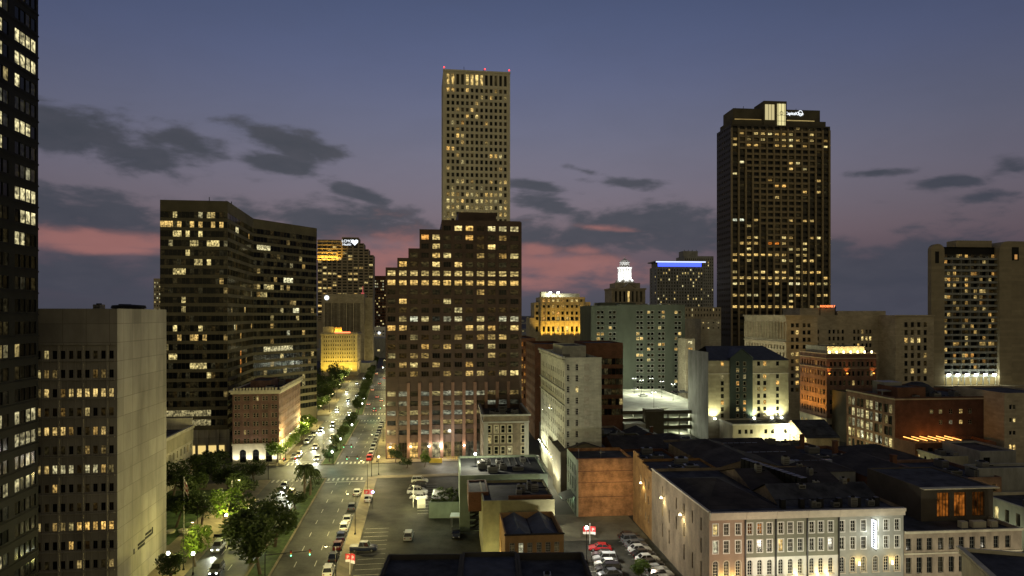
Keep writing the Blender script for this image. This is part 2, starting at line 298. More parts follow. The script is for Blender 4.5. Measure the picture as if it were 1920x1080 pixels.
class Bld:
    def __init__(s, name, label, cat, px, d, th, mats, side='L', group=None, xy=None):
        s.th = th; s.o = xy if xy else XY(px, d); s.root = empty(name, (s.o[0], s.o[1], 0), th, label, cat, group)
        s.mats = mats if isinstance(mats, list) else [mats]; s.side = side
        s.w = MB(); s.r = MB(); s.t = MB(); s.wins = []; s.roofmats = [roofm]; s.trim = [stone]
    def a_at(s, px, b=0.0):          # local a of the point of plane b seen at column px
        k = (px-960)/F; X0 = s.o[0]-sin(s.th)*b; Y0 = s.o[1]+cos(s.th)*b
        return (k*Y0-X0)/(cos(s.th)-k*sin(s.th))
    def b_at(s, px, a=0.0):          # local b of the point of plane a seen at column px
        k = (px-960)/F; X0 = s.o[0]+cos(s.th)*a; Y0 = s.o[1]+sin(s.th)*a
        return (X0-k*Y0)/(sin(s.th)+k*cos(s.th))
    def world(s, a, b, z=0): return (s.o[0]+cos(s.th)*a-sin(s.th)*b, s.o[1]+sin(s.th)*a+cos(s.th)*b, z)
    def local(s, X, Y):
        X -= s.o[0]; Y -= s.o[1]; return (X*cos(s.th)+Y*sin(s.th), -X*sin(s.th)+Y*cos(s.th))
    def zy(s, py, a=0, b=0): return gz(py, s.world(a, b)[1])
    def wall(s, p0, p1, z0, z1, sp=None, mi=0):
        p0 = Vector((p0[0], p0[1], 0)); p1 = Vector((p1[0], p1[1], 0)); L = (p1-p0).length; d = (p1-p0)/L; n = Vector((d.y, -d.x, 0))
        P = lambda x, z, o=0.0: p0+d*x+n*o+Vector((0, 0, z))
        Q = lambda x0, x1, a, b, o=0.0, m=mi: s.w.poly([P(x0, a, o), P(x1, a, o), P(x1, b, o), P(x0, b, o)], m)
        if sp is None: Q(0, L, z0, z1); return
        xs = [x for x in sp['xs'] if x[0] >= -.001 and x[1] <= L+.001]; zs = hits(sp['zs'], z0, z1); allz = sp['zs']
        rec = sp.get('rec', .35); f = sp['lit']; arch = sp.get('arch', False)
        zz = z0
        for (a, b) in sorted(zs):
            Q(0, L, zz, a); zz = b; x = 0.0
            for (u, v) in xs:
                if u-x > 1e-4: Q(x, u, a, b)
                x = v
            if L-x > 1e-4: Q(x, L, a, b)
        Q(0, L, zz, z1)
        skip = sp.get('skip', ())
        for r, (a, b) in enumerate(allz):
            if (a, b) not in zs: continue
            for c, (u, v) in enumerate(xs):
                if (r, c) in skip: Q(u, v, a, b); continue
                sm = sp.get('rm', mi)
                s.w.poly([P(u, a), P(v, a), P(v, a, -rec), P(u, a, -rec)], sm)
                s.w.poly([P(u, a), P(u, a, -rec), P(u, b, -rec), P(u, b)], sm)
                s.w.poly([P(v, a, -rec), P(v, a), P(v, b), P(v, b, -rec)], sm)
                s.w.poly([P(u, b, -rec), P(v, b, -rec), P(v, b), P(u, b)], sm)
                if arch:
                    rad = (v-u)/2; cx = (u+v)/2; K = 5
                    for sg in (-1, 1):
                        arc = [P(cx+sg*rad*cos(t*pi/2/K), b-rad+rad*sin(t*pi/2/K)) for t in range(K+1)]
                        s.w.poly(([P(cx+sg*rad, b)]+arc) if sg > 0 else ([P(cx+sg*rad, b)]+arc)[::-1], mi)
                br, to, se = f(r, c)
                m = MB(); o = -rec+.01; zz_ = [(u, a), (v, a), (v, b), (u, b)]
                m.poly([P(x, z, o) for x, z in zz_], 0, [(0, 0), (1, 0), (1, 1), (0, 1)], (br, to, se, 1))
                fw = sp.get('fw', 0); fm = 1
                if fw:
                    for (x0, x1, c0, c1) in [(u, u+fw, a, b), (v-fw, v, a, b), (u+fw, v-fw, a, a+fw), (u+fw, v-fw, b-fw, b)]:
                        m.poly([P(x0, c0, o+.05), P(x1, c0, o+.05), P(x1, c1, o+.05), P(x0, c1, o+.05)], fm)
                nx, nz_ = sp.get('mull', (0, 0)); mw = sp.get('mw', max(fw, .05))
                for i in range(nx):
                    x = u+(v-u)*(i+1)/(nx+1); m.poly([P(x-mw/2, a, o+.07), P(x+mw/2, a, o+.07), P(x+mw/2, b, o+.07), P(x-mw/2, b, o+.07)], fm)
                for i in range(nz_):
                    z = a+(b-a)*(i+1)/(nz_+1); m.poly([P(u, z-mw/2, o+.08), P(v, z-mw/2, o+.08), P(v, z+mw/2, o+.08), P(u, z+mw/2, o+.08)], fm)
                sr = sp.get('surr', 0)
                if sr:   # proud painted surround
                    for (x0, x1, c0, c1) in [(u-sr, u, a-sr, b+sr), (v, v+sr, a-sr, b+sr), (u, v, a-sr, a), (u, v, b, b+sr)]:
                        m.poly([P(x0, c0, .04), P(x1, c0, .04), P(x1, c1, .04), P(x0, c1, .04)], 1)
                cx, cy, _ = s.world(*((P((u+v)/2, 0)).to_tuple()[:2])); wz = (a+b)/2
                nw = Vector((n.x*cos(s.th)-n.y*sin(s.th), n.x*sin(s.th)+n.y*cos(s.th), 0)); tcv = Vector((-cx, -cy, 0)); dist = max(1, tcv.length)
                face = max(0, nw.dot(tcv)/dist); ix = 960+F*cx/max(cy, 1); iy = HZ-(wz-H)*F/max(cy, 1)
                ok = 1.0 if (-10 < ix < 1930 and -10 < iy < 1090) else .001
                s.wins.append(((v-u)*(b-a)*face*ok/dist**2, m, sp.get('wm', bronze)))
    def block(s, a0, b0, a1, b1, z0, z1, front=None, left=None, right=None, mi=0, par=.9, pw=.35, roof=True, rm=0, back=None):
        s.wall((a0, b0), (a1, b0), z0, z1, front, mi); s.wall((a1, b0), (a1, b1), z0, z1, right, mi)
        s.wall((a1, b1), (a0, b1), z0, z1, back, mi); s.wall((a0, b1), (a0, b0), z0, z1, left, mi)
        if not roof: return
        w = s.w; i0, j0, i1, j1 = a0+pw, b0+pw, a1-pw, b1-pw; zr = z1-par
        for (x0, y0, x1, y1) in ((a0, b0, a1, j0), (a0, j1, a1, b1), (a0, j0, i0, j1), (i1, j0, a1, j1)):
            w.poly([(x0, y0, z1), (x1, y0, z1), (x1, y1, z1), (x0, y1, z1)], mi)
        w.poly([(i0, j1, zr), (i1, j1, zr), (i1, j1, z1), (i0, j1, z1)], mi); w.poly([(i1, j0, zr), (i0, j0, zr), (i0, j0, z1), (i1, j0, z1)], mi)
        w.poly([(i0, j0, zr), (i0, j1, zr), (i0, j1, z1), (i0, j0, z1)], mi); w.poly([(i1, j1, zr), (i1, j0, zr), (i1, j0, z1), (i1, j1, z1)], mi)
        s.r.poly([(i0, j0, zr), (i1, j0, zr), (i1, j1, zr), (i0, j1, zr)], rm)
    def ring(s, a0, b0, a1, b1, z0, z1, out=.3, mi=0):   # cornice or string course round a block
        o = out
        s.t.box(a0-o, b0-o, z0, a1+o, b0, z1, mi, True); s.t.box(a0-o, b0, z0, a0, b1, z1, mi, True); s.t.box(a1, b0, z0, a1+o, b1, z1, mi, True)
    def gable(s, a0, b0, a1, b1, z0, h, axis='b', rm=0, wm=0, ov=.3):
        if axis == 'b':
            c = (a0+a1)/2
            s.r.poly([(a0-ov, b0-ov, z0), (c, b0-ov, z0+h), (c, b1+ov, z0+h), (a0-ov, b1+ov, z0)][::-1], rm); s.r.poly([(c, b0-ov, z0+h), (a1+ov, b0-ov, z0), (a1+ov, b1+ov, z0), (c, b1+ov, z0+h)][::-1], rm)
            for b in (b0, b1): s.w.poly([(a0, b, z0), (a1, b, z0), (c, b, z0+h-.15)], wm)
        else:
            c = (b0+b1)/2
            s.r.poly([(a0-ov, b0-ov, z0), (a1+ov, b0-ov, z0), (a1+ov, c, z0+h), (a0-ov, c, z0+h)], rm); s.r.poly([(a0-ov, c, z0+h), (a1+ov, c, z0+h), (a1+ov, b1+ov, z0), (a0-ov, b1+ov, z0)], rm)
            for a in (a0, a1): s.w.poly([(a, b0, z0), (a, b1, z0), (a, c, z0+h-.15)], wm)
    def hip(s, a0, b0, a1, b1, z0, h, rm=0, ov=.3):
        a0 -= ov; b0 -= ov; a1 += ov; b1 += ov; d = min(a1-a0, b1-b0)/2; c = (b0+b1)/2
        s.r.poly([(a0, b0, z0), (a1, b0, z0), (a1-d, c, z0+h), (a0+d, c, z0+h)], rm); s.r.poly([(a1, b1, z0), (a0, b1, z0), (a0+d, c, z0+h), (a1-d, c, z0+h)], rm)
        s.r.poly([(a0, b1, z0), (a0, b0, z0), (a0+d, c, z0+h)], rm); s.r.poly([(a1, b0, z0), (a1, b1, z0), (a1-d, c, z0+h)], rm)
    def units(s, a0, b0, a1, b1, z, n, seed=3, size=(1.2, 3.2), mats=None):
        rg = random.Random(seed)
        for i in range(n):
            m = MB(); w = rg.uniform(*size); dd = rg.uniform(*size); h = rg.uniform(.8, 1.9); a = rg.uniform(a0+1, max(a0+1.1, a1-w-1)); b = rg.uniform(b0+1, max(b0+1.1, b1-dd-1))
            m.box(a, b, z+.15, a+w, b+dd, z+h, 0); m.box(a+.1, b+.1, z, a+w-.1, b+dd-.1, z+.15, 0)
            for k in range(3): m.box(a+.15, b-.03, z+.3+k*(h-.5)/3, a+w-.15, b, z+.38+k*(h-.5)/3, 1)
            k = min(w, dd)/2-.15; m.lathe((a+w/2, b+dd/2, z+h), [(k, 0), (k, .22), (k*.85, .22), (k*.2, .05)], 10, 1)
            if rg.random() < .5: m.tube((a+w, b+dd/2, z+.4), (a+w+rg.uniform(.6, 2), b+dd/2, z+.4), .12, mi=1)
            m.build('rooftop_unit', mats or [steel, darkmet], s.root)
    def done(s):
        s.w.build('wall', s.mats, s.root); s.r.build('roof', s.roofmats, s.root); s.t.build('cornice', s.trim, s.root)
        ws = sorted(s.wins, key=lambda w: -w[0])
        for i, (_, m, wm) in enumerate(ws[:100]): m.build('window', [WIN, wm], s.root)
        if len(ws) > 100:
            g = {}
            for (_, m, wm) in ws[100:]: g.setdefault(wm.name, (wm, []))[1].append(m)
            big = MB(); mats = [WIN]
            for wm, lst in g.values():
                mats.append(wm); k = len(mats)-1
                for m in lst:
                    n0 = len(big.v); big.v += m.v; big.f += [tuple(i+n0 for i in f) for f in m.f]; big.m += [k if x else 0 for x in m.m]; big.uv += m.uv; big.c += m.c
            big.build('window', mats, s.root, 'stuff')
        return s
def spec(xs, zs, f, **k): d = dict(xs=xs, zs=zs, lit=f); d.update(k); return d
def text(s, body, size, parent, loc, rot, m, ex=.05, name='lettering', align='CENTER'):
    c = bpy.data.curves.new(name, 'FONT'); c.body = body; c.size = size; c.extrude = ex; c.align_x = align; c.materials.append(m)
    q = bpy.data.objects.new('tmp', c); COL.objects.link(q); me = bpy.data.meshes.new_from_object(q.evaluated_get(bpy.context.evaluated_depsgraph_get())); bpy.data.objects.remove(q)
    if not me.materials: me.materials.append(m)
    o = bpy.data.objects.new(name, me); COL.objects.link(o); o.parent = parent; o.location = loc; o.rotation_euler = rot; return o
# ---------------------------------------------------------------- ground, roads, kerbs
def bend(s): return -.042*max(0, s-330)
def ST(s, t, z=0.0):
    t = t+bend(s); return (-sin(TH1)*s+cos(TH1)*t, cos(TH1)*s+sin(TH1)*t, z)
def strip(name, t0, t1, s0, s1, z, m, kind='structure', thick=0.0, stepm=20):
    b = MB(); n = max(1, int((s1-s0)/stepm)); ss = [s0+(s1-s0)*i/n for i in range(n+1)]
    for a, c in zip(ss, ss[1:]):
        b.poly([ST(a, t0, z), ST(a, t1, z), ST(c, t1, z), ST(c, t0, z)])
        if thick:
            b.poly([ST(a, t0, 0), ST(a, t0, z), ST(c, t0, z), ST(c, t0, 0)]); b.poly([ST(a, t1, 0), ST(a, t1, z), ST(c, t1, z), ST(c, t1, 0)])
    if thick:
        for a in (s0, s1): b.poly([ST(a, t0, 0), ST(a, t1, 0), ST(a, t1, z), ST(a, t0, z)])
    return b.build(name, m, None, kind)
g = MB(); g.poly([(-9000, -300, 0), (9000, -300, 0), (9000, 16000, 0), (-9000, 16000, 0)]); g.build('ground', groundm, None, 'structure')
strip('road', -43.2, -32, 60, 1500, .012, asphalt); strip('road', -27.5, -15.8, 60, 1500, .012, asphalt)
X1, X2, X3 = (207, 223), (318, 332), (455, 468)          # cross streets
for a, b in (X1, X2, X3):
    m_ = MB()
    for t0, t1 in ((-260, -43.2), (-32, -27.5), (-15.8, 95 if a < 300 else 12)): m_.poly([ST(a, t0, .012), ST(a, t1, .012), ST(b, t1, .012), ST(b, t0, .012)])
    m_.build('road', asphalt, None, 'structure')
segs = [(60, X1[0]-1.5), (X1[1]+1.5, X2[0]-1.5), (X2[1]+1.5, X3[0]-1.5), (X3[1]+1.5, 1400)]
for a, b in segs:
    strip('median', -32, -27.5, a, b, .15, pave, thick=.15); mg = strip('median_grass', -31.6, -27.9, a+.5, b-.5, .162, grassm)
    strip('sidewalk', -15.8, -12.9, a, b, .14, pave, thick=.14) if a < 200 else strip('sidewalk', -15.8, -11.8, a, b, .14, pave, thick=.14)
    strip('sidewalk', -50 if a > 200 else -46.5, -43.2, a, b, .14, pave, thick=.14)
strip('plaza', -110, -46.5, 128, 203, .12, pave, thick=.12)
strip('park_lawn', -82, -52, 150, 196, .132, grassm)
b = MB()    # painted markings: lane dashes, crosswalk bars, stall lines
def bar(s0, t0, s1, t1, z=.022): b.poly([ST(s0, t0, z), ST(s0, t1, z), ST(s1, t1, z), ST(s1, t0, z)])
for lane in (-39.6, -36.0, -24.0, -20.2):
    s = 62
    while s < 900:
        if not any(x[0]-6 < s < x[1]+4 for x in (X1, X2, X3)): bar(s, lane-.08, s+3, lane+.08)
        s += 9
for a, e in (X1, X2, X3):
    for s0 in (a-4.6, e+1.6):
        for lo, hi in ((-42.6, -32.5), (-27, -16.4)):
            t = lo
            while t < hi-.5: bar(s0, t, s0+3, t+.55); t += 1.35
    for lo, hi in ((-27.3, -16),): bar(a-6.6, lo, a-6.1, hi)
    bar(e+6, -42.9, e+6.5, -32.3)
for s in [a*.5 for a in range(0, 0)]: pass
b.build('road_markings', paint, None, 'structure')
# parking lots and the side street
lb = MB()
lb.poly([ST(95, -12.9, .016), ST(95, 22, .016), ST(203, 22, .016), ST(203, -12.9, .016)]); lb.build('parking_lot', asphalt2, None, 'structure')
def S2(s, t, z=0.0): return (-sin(TH2)*s+cos(TH2)*t, cos(TH2)*s+sin(TH2)*t, z)
lb = MB(); lb.poly([S2(80, 22.8, .02), S2(80, 42.4, .02), S2(164, 42.4, .02), S2(164, 22.8, .02)]); lb.build('parking_lot', asphalt2, None, 'structure')
lb = MB(); lb.poly([S2(162, 23.2, .03), S2(162, 42.4, .03), S2(143, 42.4, .03), S2(143, 23.2, .03)]); lb.build('concrete_apron', mat('lot_concrete', (.22, .20, .14), scale=.3, var=.3, brick=(4.5, 4.5, .04, 0), mortar=.7), None, 'structure')
lb = MB(); lb.poly([S2(70, 12.5, .012), S2(70, 21.5, .012), S2(420, 21.5, .012), S2(420, 12.5, .012)]); lb.build('side_street', mat('side_asphalt', (.10, .098, .08), rough=.6, scale=.2, var=.4, bump=.3), None, 'structure')
lb = MB()
for k in range(5): pass
for a0, a1 in ((20.9, 23.0),): lb.box(0, 0, 0, .01, .01, .01)
lb = MB(); lb.poly([S2(70, 21.0, .15), S2(70, 22.8, .15), S2(178, 22.8, .15), S2(178, 21.0, .15)]); lb.poly([S2(70, 21.0, 0), S2(70, 21.0, .15), S2(178, 21.0, .15), S2(178, 21.0, 0)]); lb.build('sidewalk', pave, None, 'structure')
lb = MB()
def q1(s0, t0, s1, t1, z=.026): lb.poly([ST(s0, t0, z), ST(s0, t1, z), ST(s1, t1, z), ST(s1, t0, z)])
for i in range(14): q1(120+i*2.75, -12.4, 120.12+i*2.75, -7.2)
for i in range(12): q1(166+i*2.6, -1.0, 166.12+i*2.6, 4.6)
def q2(s0, t0, s1, t1, z=.03): lb.poly([S2(s0, t0, z), S2(s0, t1, z), S2(s1, t1, z), S2(s1, t0, z)])
for i in range(17): q2(100+i*2.6, 35.6, 100.12+i*2.6, 41)
for i in range(9): q2(110+i*2.6, 24.2, 110.12+i*2.6, 29.5)
lb.build('parking_bay_lines', paint, None, 'structure')
# ---------------------------------------------------------------- buildings, left side
# dark glass tower at the frame's left edge
B = Bld('glass_tower', 'dark glass curtain wall office tower filling the left edge, cut off by the frame', 'office tower', 0, 0, TH1, [mat('black_curtain_wall', (.014, .014, .013), rough=.6, spec=.08, var=.2), bronze], xy=(-69.4+28*sin(TH1)-36*cos(TH1), 100-28*cos(TH1)-36*sin(TH1)))
xs = [(28-16.5+i*1.33+.06, 28-16.5+(i+1)*1.33-.06) for i in range(12)]; xs = [x for i, x in enumerate(xs) if i != 7]
cl = {}
def gl(y0, cs, b=.8, t=.8):
    for r in ((94.3-gz(y0, 100)+8.2)/3.13,): 
        for c in cs: cl[(int(round(r)), c)] = (b, t)
for y0, cs in ((25, (3, 4)), (85, (7, 8, 9, 10)), (72, (5,)), (100, (4, 5)), (122, (7, 8, 9, 10)), (145, (3, 4, 5)), (155, (7,)), (235, (4, 5, 7)), (240, (8, 9)), (275, (3, 4, 5)), (372, (7, 8, 9, 10)), (415, (8, 9, 10)), (450, (2, 3, 4, 7)), (455, (8,)),
               (755, (3, 4, 5, 7, 9, 10)), (795, (7, 8, 9, 10)), (1010, (4, 5)), (885, (6, 7)), (860, (2, 3, 9))): gl(y0, cs, .8 if y0 < 700 else .45)
zs = rows(102.5, 3.13, 31, 1.75)
B.block(0, 0, 36, 28, 0, 105, right=spec(xs, zs, lit(.05, cells=cl, rows={19: .3, 20: .25}, seed=4, bri=(.1, .4), tone=(.6, .9)), rec=.12))
for z in zs[::1]: B.t.box(36, 11, z[0]-.5, 36.12, 28, z[0]-.3)
B.trim = [B.mats[0]]; B.done()
# beige concrete slab
B = Bld('concrete_office_block', 'beige concrete office block with a blank side wall and small square windows', 'office building', 220, 113, TH1, [conc, conc], xy=(XY(220, 113)[0]-30*cos(TH1), 113-30*sin(TH1)))
Dm = B.b_at(312, 30.0)
xs = [(30-.93-1.24*i-.36, 30-.93-1.24*i+.36) for i in range(17)][::-1]
rl = {1: .5, 2: .75, 3: .2, 4: .6, 6: .6, 9: .55, 10: .25, 5: .02, 0: .05, 7: .1, 8: .03}
c0 = {(2, c): (.9, .55) for c in (11, 12, 13, 14, 15, 16)}; c0.update({(9, c): (1, .35) for c in (12, 13, 14, 15, 16)}); c0.update({(6, c): (.6, .8) for c in (9, 10, 11, 13, 14)}); c0.update({(4, c): (.8, .5) for c in (8, 9, 10)})
B.block(0, 0, 30, Dm, 0, 49, front=spec(xs, rows(41.4, 3.134, 13, 1.35), lit(.08, rows=rl, cells=c0, seed=9, bri=(.08, .6), tone=(.3, .7)), rec=.2, mull=(1, 0), mw=.04))
for i in range(17):
    x = 30-.93-1.24*i-.62; B.t.box(x-.05, -.06, 2, x+.05, 0, 42.6)
for i in range(13): B.t.box(30-.93-1.24*17, -.2, 41.4-3.134*i-1.15, 29.6, -.0, 41.4-3.134*i-.95)
for i in range(0, 17, 3): x = 30-.93-1.24*i-.62; B.t.box(x-.12, -.22, 2, x+.12, 0, 43)
B.t.box(-.1, -.25, 43, 30.1, -.003, 43.3)
for z in (12, 22, 32, 42): B.t.box(30.003, .02, z, 30.02, Dm-.02, z+.05)
B.trim = [conc]
B.units(4, 4, 28, Dm, 48.1, 3, seed=5)
m = MB(); m.lathe((27, 12, 48.6), [(2.6, 0), (2.6, .5), (2.9, .6), (2.7, 1.1), (0, 1.3)], 16); m.build('rooftop_fan', darkmet, B.root)
m = MB()   # illegible dark emblem and two short lines of letters high on the side wall
def eb(b0, b1, z0, z1): m.box(30.003, b0, z0, 30.09, b1, z1)
zb = gz(1035, 118)
for k, (b0, z0, h) in enumerate([(6.4, .1, .9), (14.6, 1.1, 1.2)]): m = MB(); eb(b0, b0+.35, zb+z0-1, zb+z0-1+h); m.build('emblem', darkmet, B.root)
for ln, (bs, be, zz_) in enumerate([(8.2, 11, .1), (8.2, 11.2, -.5), (11.6, 14, .9), (11.4, 14.2, .25)]):
    x = bs; m = MB()
    while x < be: eb(x, x+.22, zb+zz_-.2, zb+zz_+.2); x += .34
    m.build('lettering', darkmet, B.root)
B.done()
# three-wing ribbon-window tower
B = Bld('ribbon_window_tower', 'wide dark office tower with ribbon windows and an angled wing', 'office tower', 427, 232, TH1, [olive, olive])
aL = B.a_at(300); c1 = B.local(-103.8, 274); d1 = B.local(-87.2, 305); e1 = (d1[0]-26, d1[1]+14)
T = 86.6; zs = rows(81.7, 3.19, 24, 2.05)
cl = {}
for r, cc in {0: (3, 11), 1: (0, 1, 2, 4, 7, 9, 12, 14), 2: (3, 4, 6, 9), 3: (7, 8, 11, 12, 13), 4: (6,), 5: (8, 9, 11), 6: (3, 4, 5), 7: (), 9: (5,), 12: (3, 9), 13: (4, 7, 8, 10), 15: (2, 3), 16: (7, 8, 9, 10), 17: (11,), 20: (0,)}.items():
    for c in cc: cl[(r, c)] = (.75, .45 if r in (1, 13) else .7)
for c in range(0, 12): cl[(21, c)] = (.32, .75); cl[(22, c)] = (.28, .75)
def band(L, n): return [(L*i/n+.012, L*(i+1)/n-.012) for i in range(n)]
LF = -aL; B.wall((aL, 0), (0, 0), 9, T, spec(band(LF, 16), zs, lit(.06, cells=cl, rows={23: .02}, seed=12, bri=(.08, .45), tone=(.4, .8)), rec=.12))
L2 = sqrt(c1[0]**2+c1[1]**2); L3 = sqrt((d1[0]-c1[0])**2+(d1[1]-c1[1])**2)
B.wall((0, 0), c1, 0, T, spec(band(L2, 18), zs, lit(.05, cells={(1, 5): (.8, .8), (1, 6): (.8, .8), (15, 8): (.5, .1), (16, 8): (.5, .1), (17, 8): (.5, .1)}, seed=13, bri=(.05, .5), tone=(.3, .8)), rec=.12))
cl = {(2, c): (1, .8) for c in (1, 2, 3, 4)}; cl.update({(6, c): (1, .85) for c in (9, 10, 11)}); cl.update({(10, c): (.9, .85) for c in (12, 13)}); cl.update({(15, c): (.6, .8) for c in range(3, 12)}); cl.update({(7, 4): (.7, .7), (7, 5): (.7, .7), (8, 2): (.5, .7), (8, 3): (.5, .7), (16, 8): (.7, .7), (13, 10): (.5, .9), (18, 9): (.8, .7)})
B.wall(c1, d1, 0, T, spec(band(L3, 20), zs, lit(.09, cells=cl, seed=14, bri=(.08, .5), tone=(.4, .8)), rec=.12))
B.wall(d1, e1, 0, T); B.wall(e1, (aL, 30), 0, T); B.wall((aL, 30), (aL, 0), 9, T)
B.r.poly([(aL, 0, T-.8), (0, 0, T-.8), (c1[0], c1[1], T-.8), (d1[0], d1[1], T-.8), (e1[0], e1[1], T-.8), (aL, 30, T-.8)])
B.t.box(aL+.5, .4, 0, aL+LF-.5, 1.4, 9); B.trim = [conc]
for i in range(7): B.t.box(aL+1+i*3.4, .002, 0, aL+1.9+i*3.4, .4, 9)
m = MB(); m.box(aL+LF*.45, .1, .5, aL+LF-1.2, .38, 3.6); m.build('lit_entrance', mat('lit_entrance_glass', (1, 1, 1), emit=(1, .72, .25), es=.9), B.root)
m = MB(); m.tube((aL+14, 6, T-.8), (aL+14, 6, T+2.2), .12); m.tube((-3, 16, T-.8), (-3, 16, T+2.4), .15); m.tube((aL+19, 8, T-.8), (aL+19, 8, T+1.5), .08); m.build('antenna', darkmet, B.root)
B.units(aL+3, 5, -2, 28, T-.8, 6, seed=8, size=(2, 5)); B.done()
# low block with fins behind the concrete slab
t0 = -67.8; p = ST(172, t0-30)
B = Bld('low_civic_building', 'low pale civic building with upright fins and a dark sunken roof, beside the park', 'civic building', 0, 0, TH1, [cream, cream], xy=(p[0], p[1]))
xs = cols(43, 15, .34); B.block(0, 0, 30, 43, 0, 15, right=spec(xs, [(7.8, 9.8), (3.9, 6.2), (.6, 3)], lit(.12, seed=3, rows={2: .4}, tone=(0, .5)), rec=.6), par=1.2)
for i in range(44): B.t.box(30, .3+i*.97, 10.6, 30.35, .65+i*.97, 14.2)
B.t.box(30, -.1, 14.2, 30.5, 43.1, 15.05); B.t.box(18, 42.4, 15, 30, 43, 17.2); B.t.box(18, 30, 15, 18.6, 42.4, 17); B.trim = [cream]
B.units(4, 4, 26, 38, 13.8, 4); B.done()
# brick hotel with white base
B = Bld('brick_hotel', 'red brick corner hotel with a white arched base and scalloped white cornice', 'hotel', 436, 219, TH1, [redbrick, cream])
aR = B.a_at(523); D = B.b_at(563, aR)
zs = rows(21.0, 2.72, 6, 1.5); xs = []
for i in range(5):
    c = aR*(i+.5)/5; xs += [(c-.85, c-.15), (c+.15, c+.85)]
B.block(0, 0, aR, D, 6.2, 23.6, front=spec(xs, zs, lit(.04, seed=3, bri=(.2, .6)), rec=.2, fw=.08, wm=cream, mull=(0, 1)), right=spec(cols(D, 20, .42), zs, lit(.04, seed=5, bri=(.2, .5)), rec=.2, fw=.08, wm=cream, mull=(0, 1)), par=1)
xa = [(aR*f-1.0, aR*f+1.0) for f in (.22, .5, .78)]
B.w.m[-0:] = B.w.m[-0:]
n0 = len(B.w.f); B.wall((0, 0), (aR, 0), 0, 6.2, spec(xa, [(.4, 4.6)], lit(.5, seed=2, bri=(.2, .4), tone=(.2, .5)), rec=.5, arch=True, mull=(2, 3), mw=.1, wm=blackp), mi=1)
B.wall((aR, 0), (aR, D), 0, 6.2, spec(cols(D, 9, .5), [(.6, 4.2)], lit(.5, seed=6, bri=(.4, .8)), rec=.4, arch=True), mi=1)
B.ring(0, 0, aR, D, 5.9, 6.5, .25); B.ring(0, 0, aR, D, 22.5, 23.1, .5); B.ring(0, 0, aR, D, 23.1, 23.7, .9); B.trim = [cream]
for i in range(int(aR/1.0)): B.t.box(.3+i, -.75, 23.7, .9+i, -.2, 24.5)
for i in range(int(D/1.0)): B.t.box(aR+.2, .3+i, 23.7, aR+.75, .9+i, 24.5)
B.block(aR*.25, 8, aR*.7, D*.5, 22.6, 26, par=.3); B.units(1, 2, aR-1, D-2, 22.6, 5, seed=4); B.done()
hotel_ = B
for f in (.08, .36, .64, .92): light('SPOT', B.world(aR*f, -1.6, .6), 1300, (1, .93, .75), .2, aim=B.world(aR*f, 0, 5), cone=110)
for f in (.15, .35, .55, .75, .95): light('SPOT', B.world(aR+1.6, D*f, .8), 1500, (1, .85, .3), .2, aim=B.world(aR, D*f, 7), cone=100)
# yellow floodlit block
B = Bld('floodlit_yellow_building', 'old masonry block bathed in yellow floodlight beyond the dark trees', 'building', 602, 534, TH1, [stone, stone])
aR = B.a_at(670); zs = rows(30.5, 3.2, 7, 1.4)
B.block(0, 0, aR, 34, 0, 34, front=spec(cols(aR, 14, .36, 1.5, 1.5), zs, lit(.04, seed=7, tone=(.4, .6)), rec=.3), right=spec(cols(34, 12, .36, 1, 1), zs, lit(.04, seed=8), rec=.3))
B.ring(0, 0, aR, 34, 32.2, 33, .9); B.ring(0, 0, aR, 34, 10.5, 11, .4); B.block(1, 3, 9, 20, 33.1, 38.5, par=.3)
for x in (0, aR-4): B.t.box(x, -.5, 0, x+.9, 0, 32.2)
m = MB(); m.box(10, 3, 33.2, 15.5, 10, 38); m.build('penthouse', tanwall, B.root); B.trim = [stone]
sgn = B; B.done()
text(B, 'HOTEL', 2.0, B.root, (19, -.6, 33.4), (pi/2, 0, 0), mat('neon_red', (1, 1, 1), emit=(1, .16, .05), es=3), ex=.2) if False else None
m = MB(); m.box(10.5, -1, 33.6, 22.5, -.7, 34.6); [m.box(10.6+i*1.2, -1.15, 33.75, 11.4+i*1.2, -1, 34.45) for i in range(10)]; m.build('neon_sign', mat('neon_red', (1, 1, 1), emit=(1, .22, .08), es=2.6), B.root)
for x in (3, 11, 19, 26): light('SPOT', B.world(x, -9, 1), 13000, (1, .70, .08), .5, aim=B.world(x, 0, 15), cone=95)
light('POINT', B.world(11, 1.5, 35), 900, (1, .7, .1)); light('POINT', B.world(15, 1.5, 35), 700, (1, .7, .1))
light('SPOT', B.world(aR+4, 12, 1), 9000, (1, .7, .2), .5, aim=B.world(aR, 14, 20), cone=90)
# pinstriped tower with a round lamp
B = Bld('striped_office_tower', 'cream office tower with dark pinstripe bays and a round white clock light', 'office tower', 605, 620, TH1, [stone, stone])
aR = B.a_at(683); D = 28
xs = []
for g_ in range(5):
    g0 = 2.2+g_*(aR-4)/5*.98
    for i in range(5): xs.append((g0+i*1.15, g0+i*1.15+.62))
B.block(0, 0, aR, D, 0, 67, front=spec(xs, [(4, 58.5)], lit(0, faint=0, seed=1), rec=.9), par=1)
B.ring(0, 0, aR, D, 59, 59.6, .3); B.trim = [stone]
m = MB(); m.tube((3.6, -.3, 63.4), (3.6, -.02, 63.4), 2.1, n=20); m.build('clock_light', lampWd, B.root)
m = MB(); m.tube((aR-1.5, 2, 66), (aR-1.5, 2, 74), .3); m.box(aR-3, 1.5, 66, aR-.4, 4, 68.2); m.build('roof_mast', mat('mast_red_glow', (1, 1, 1), emit=(.7, .12, .12), es=.7), B.root)
B.block(aR, 8, aR+7, D, 0, 64, mi=0, par=.5); B.done()
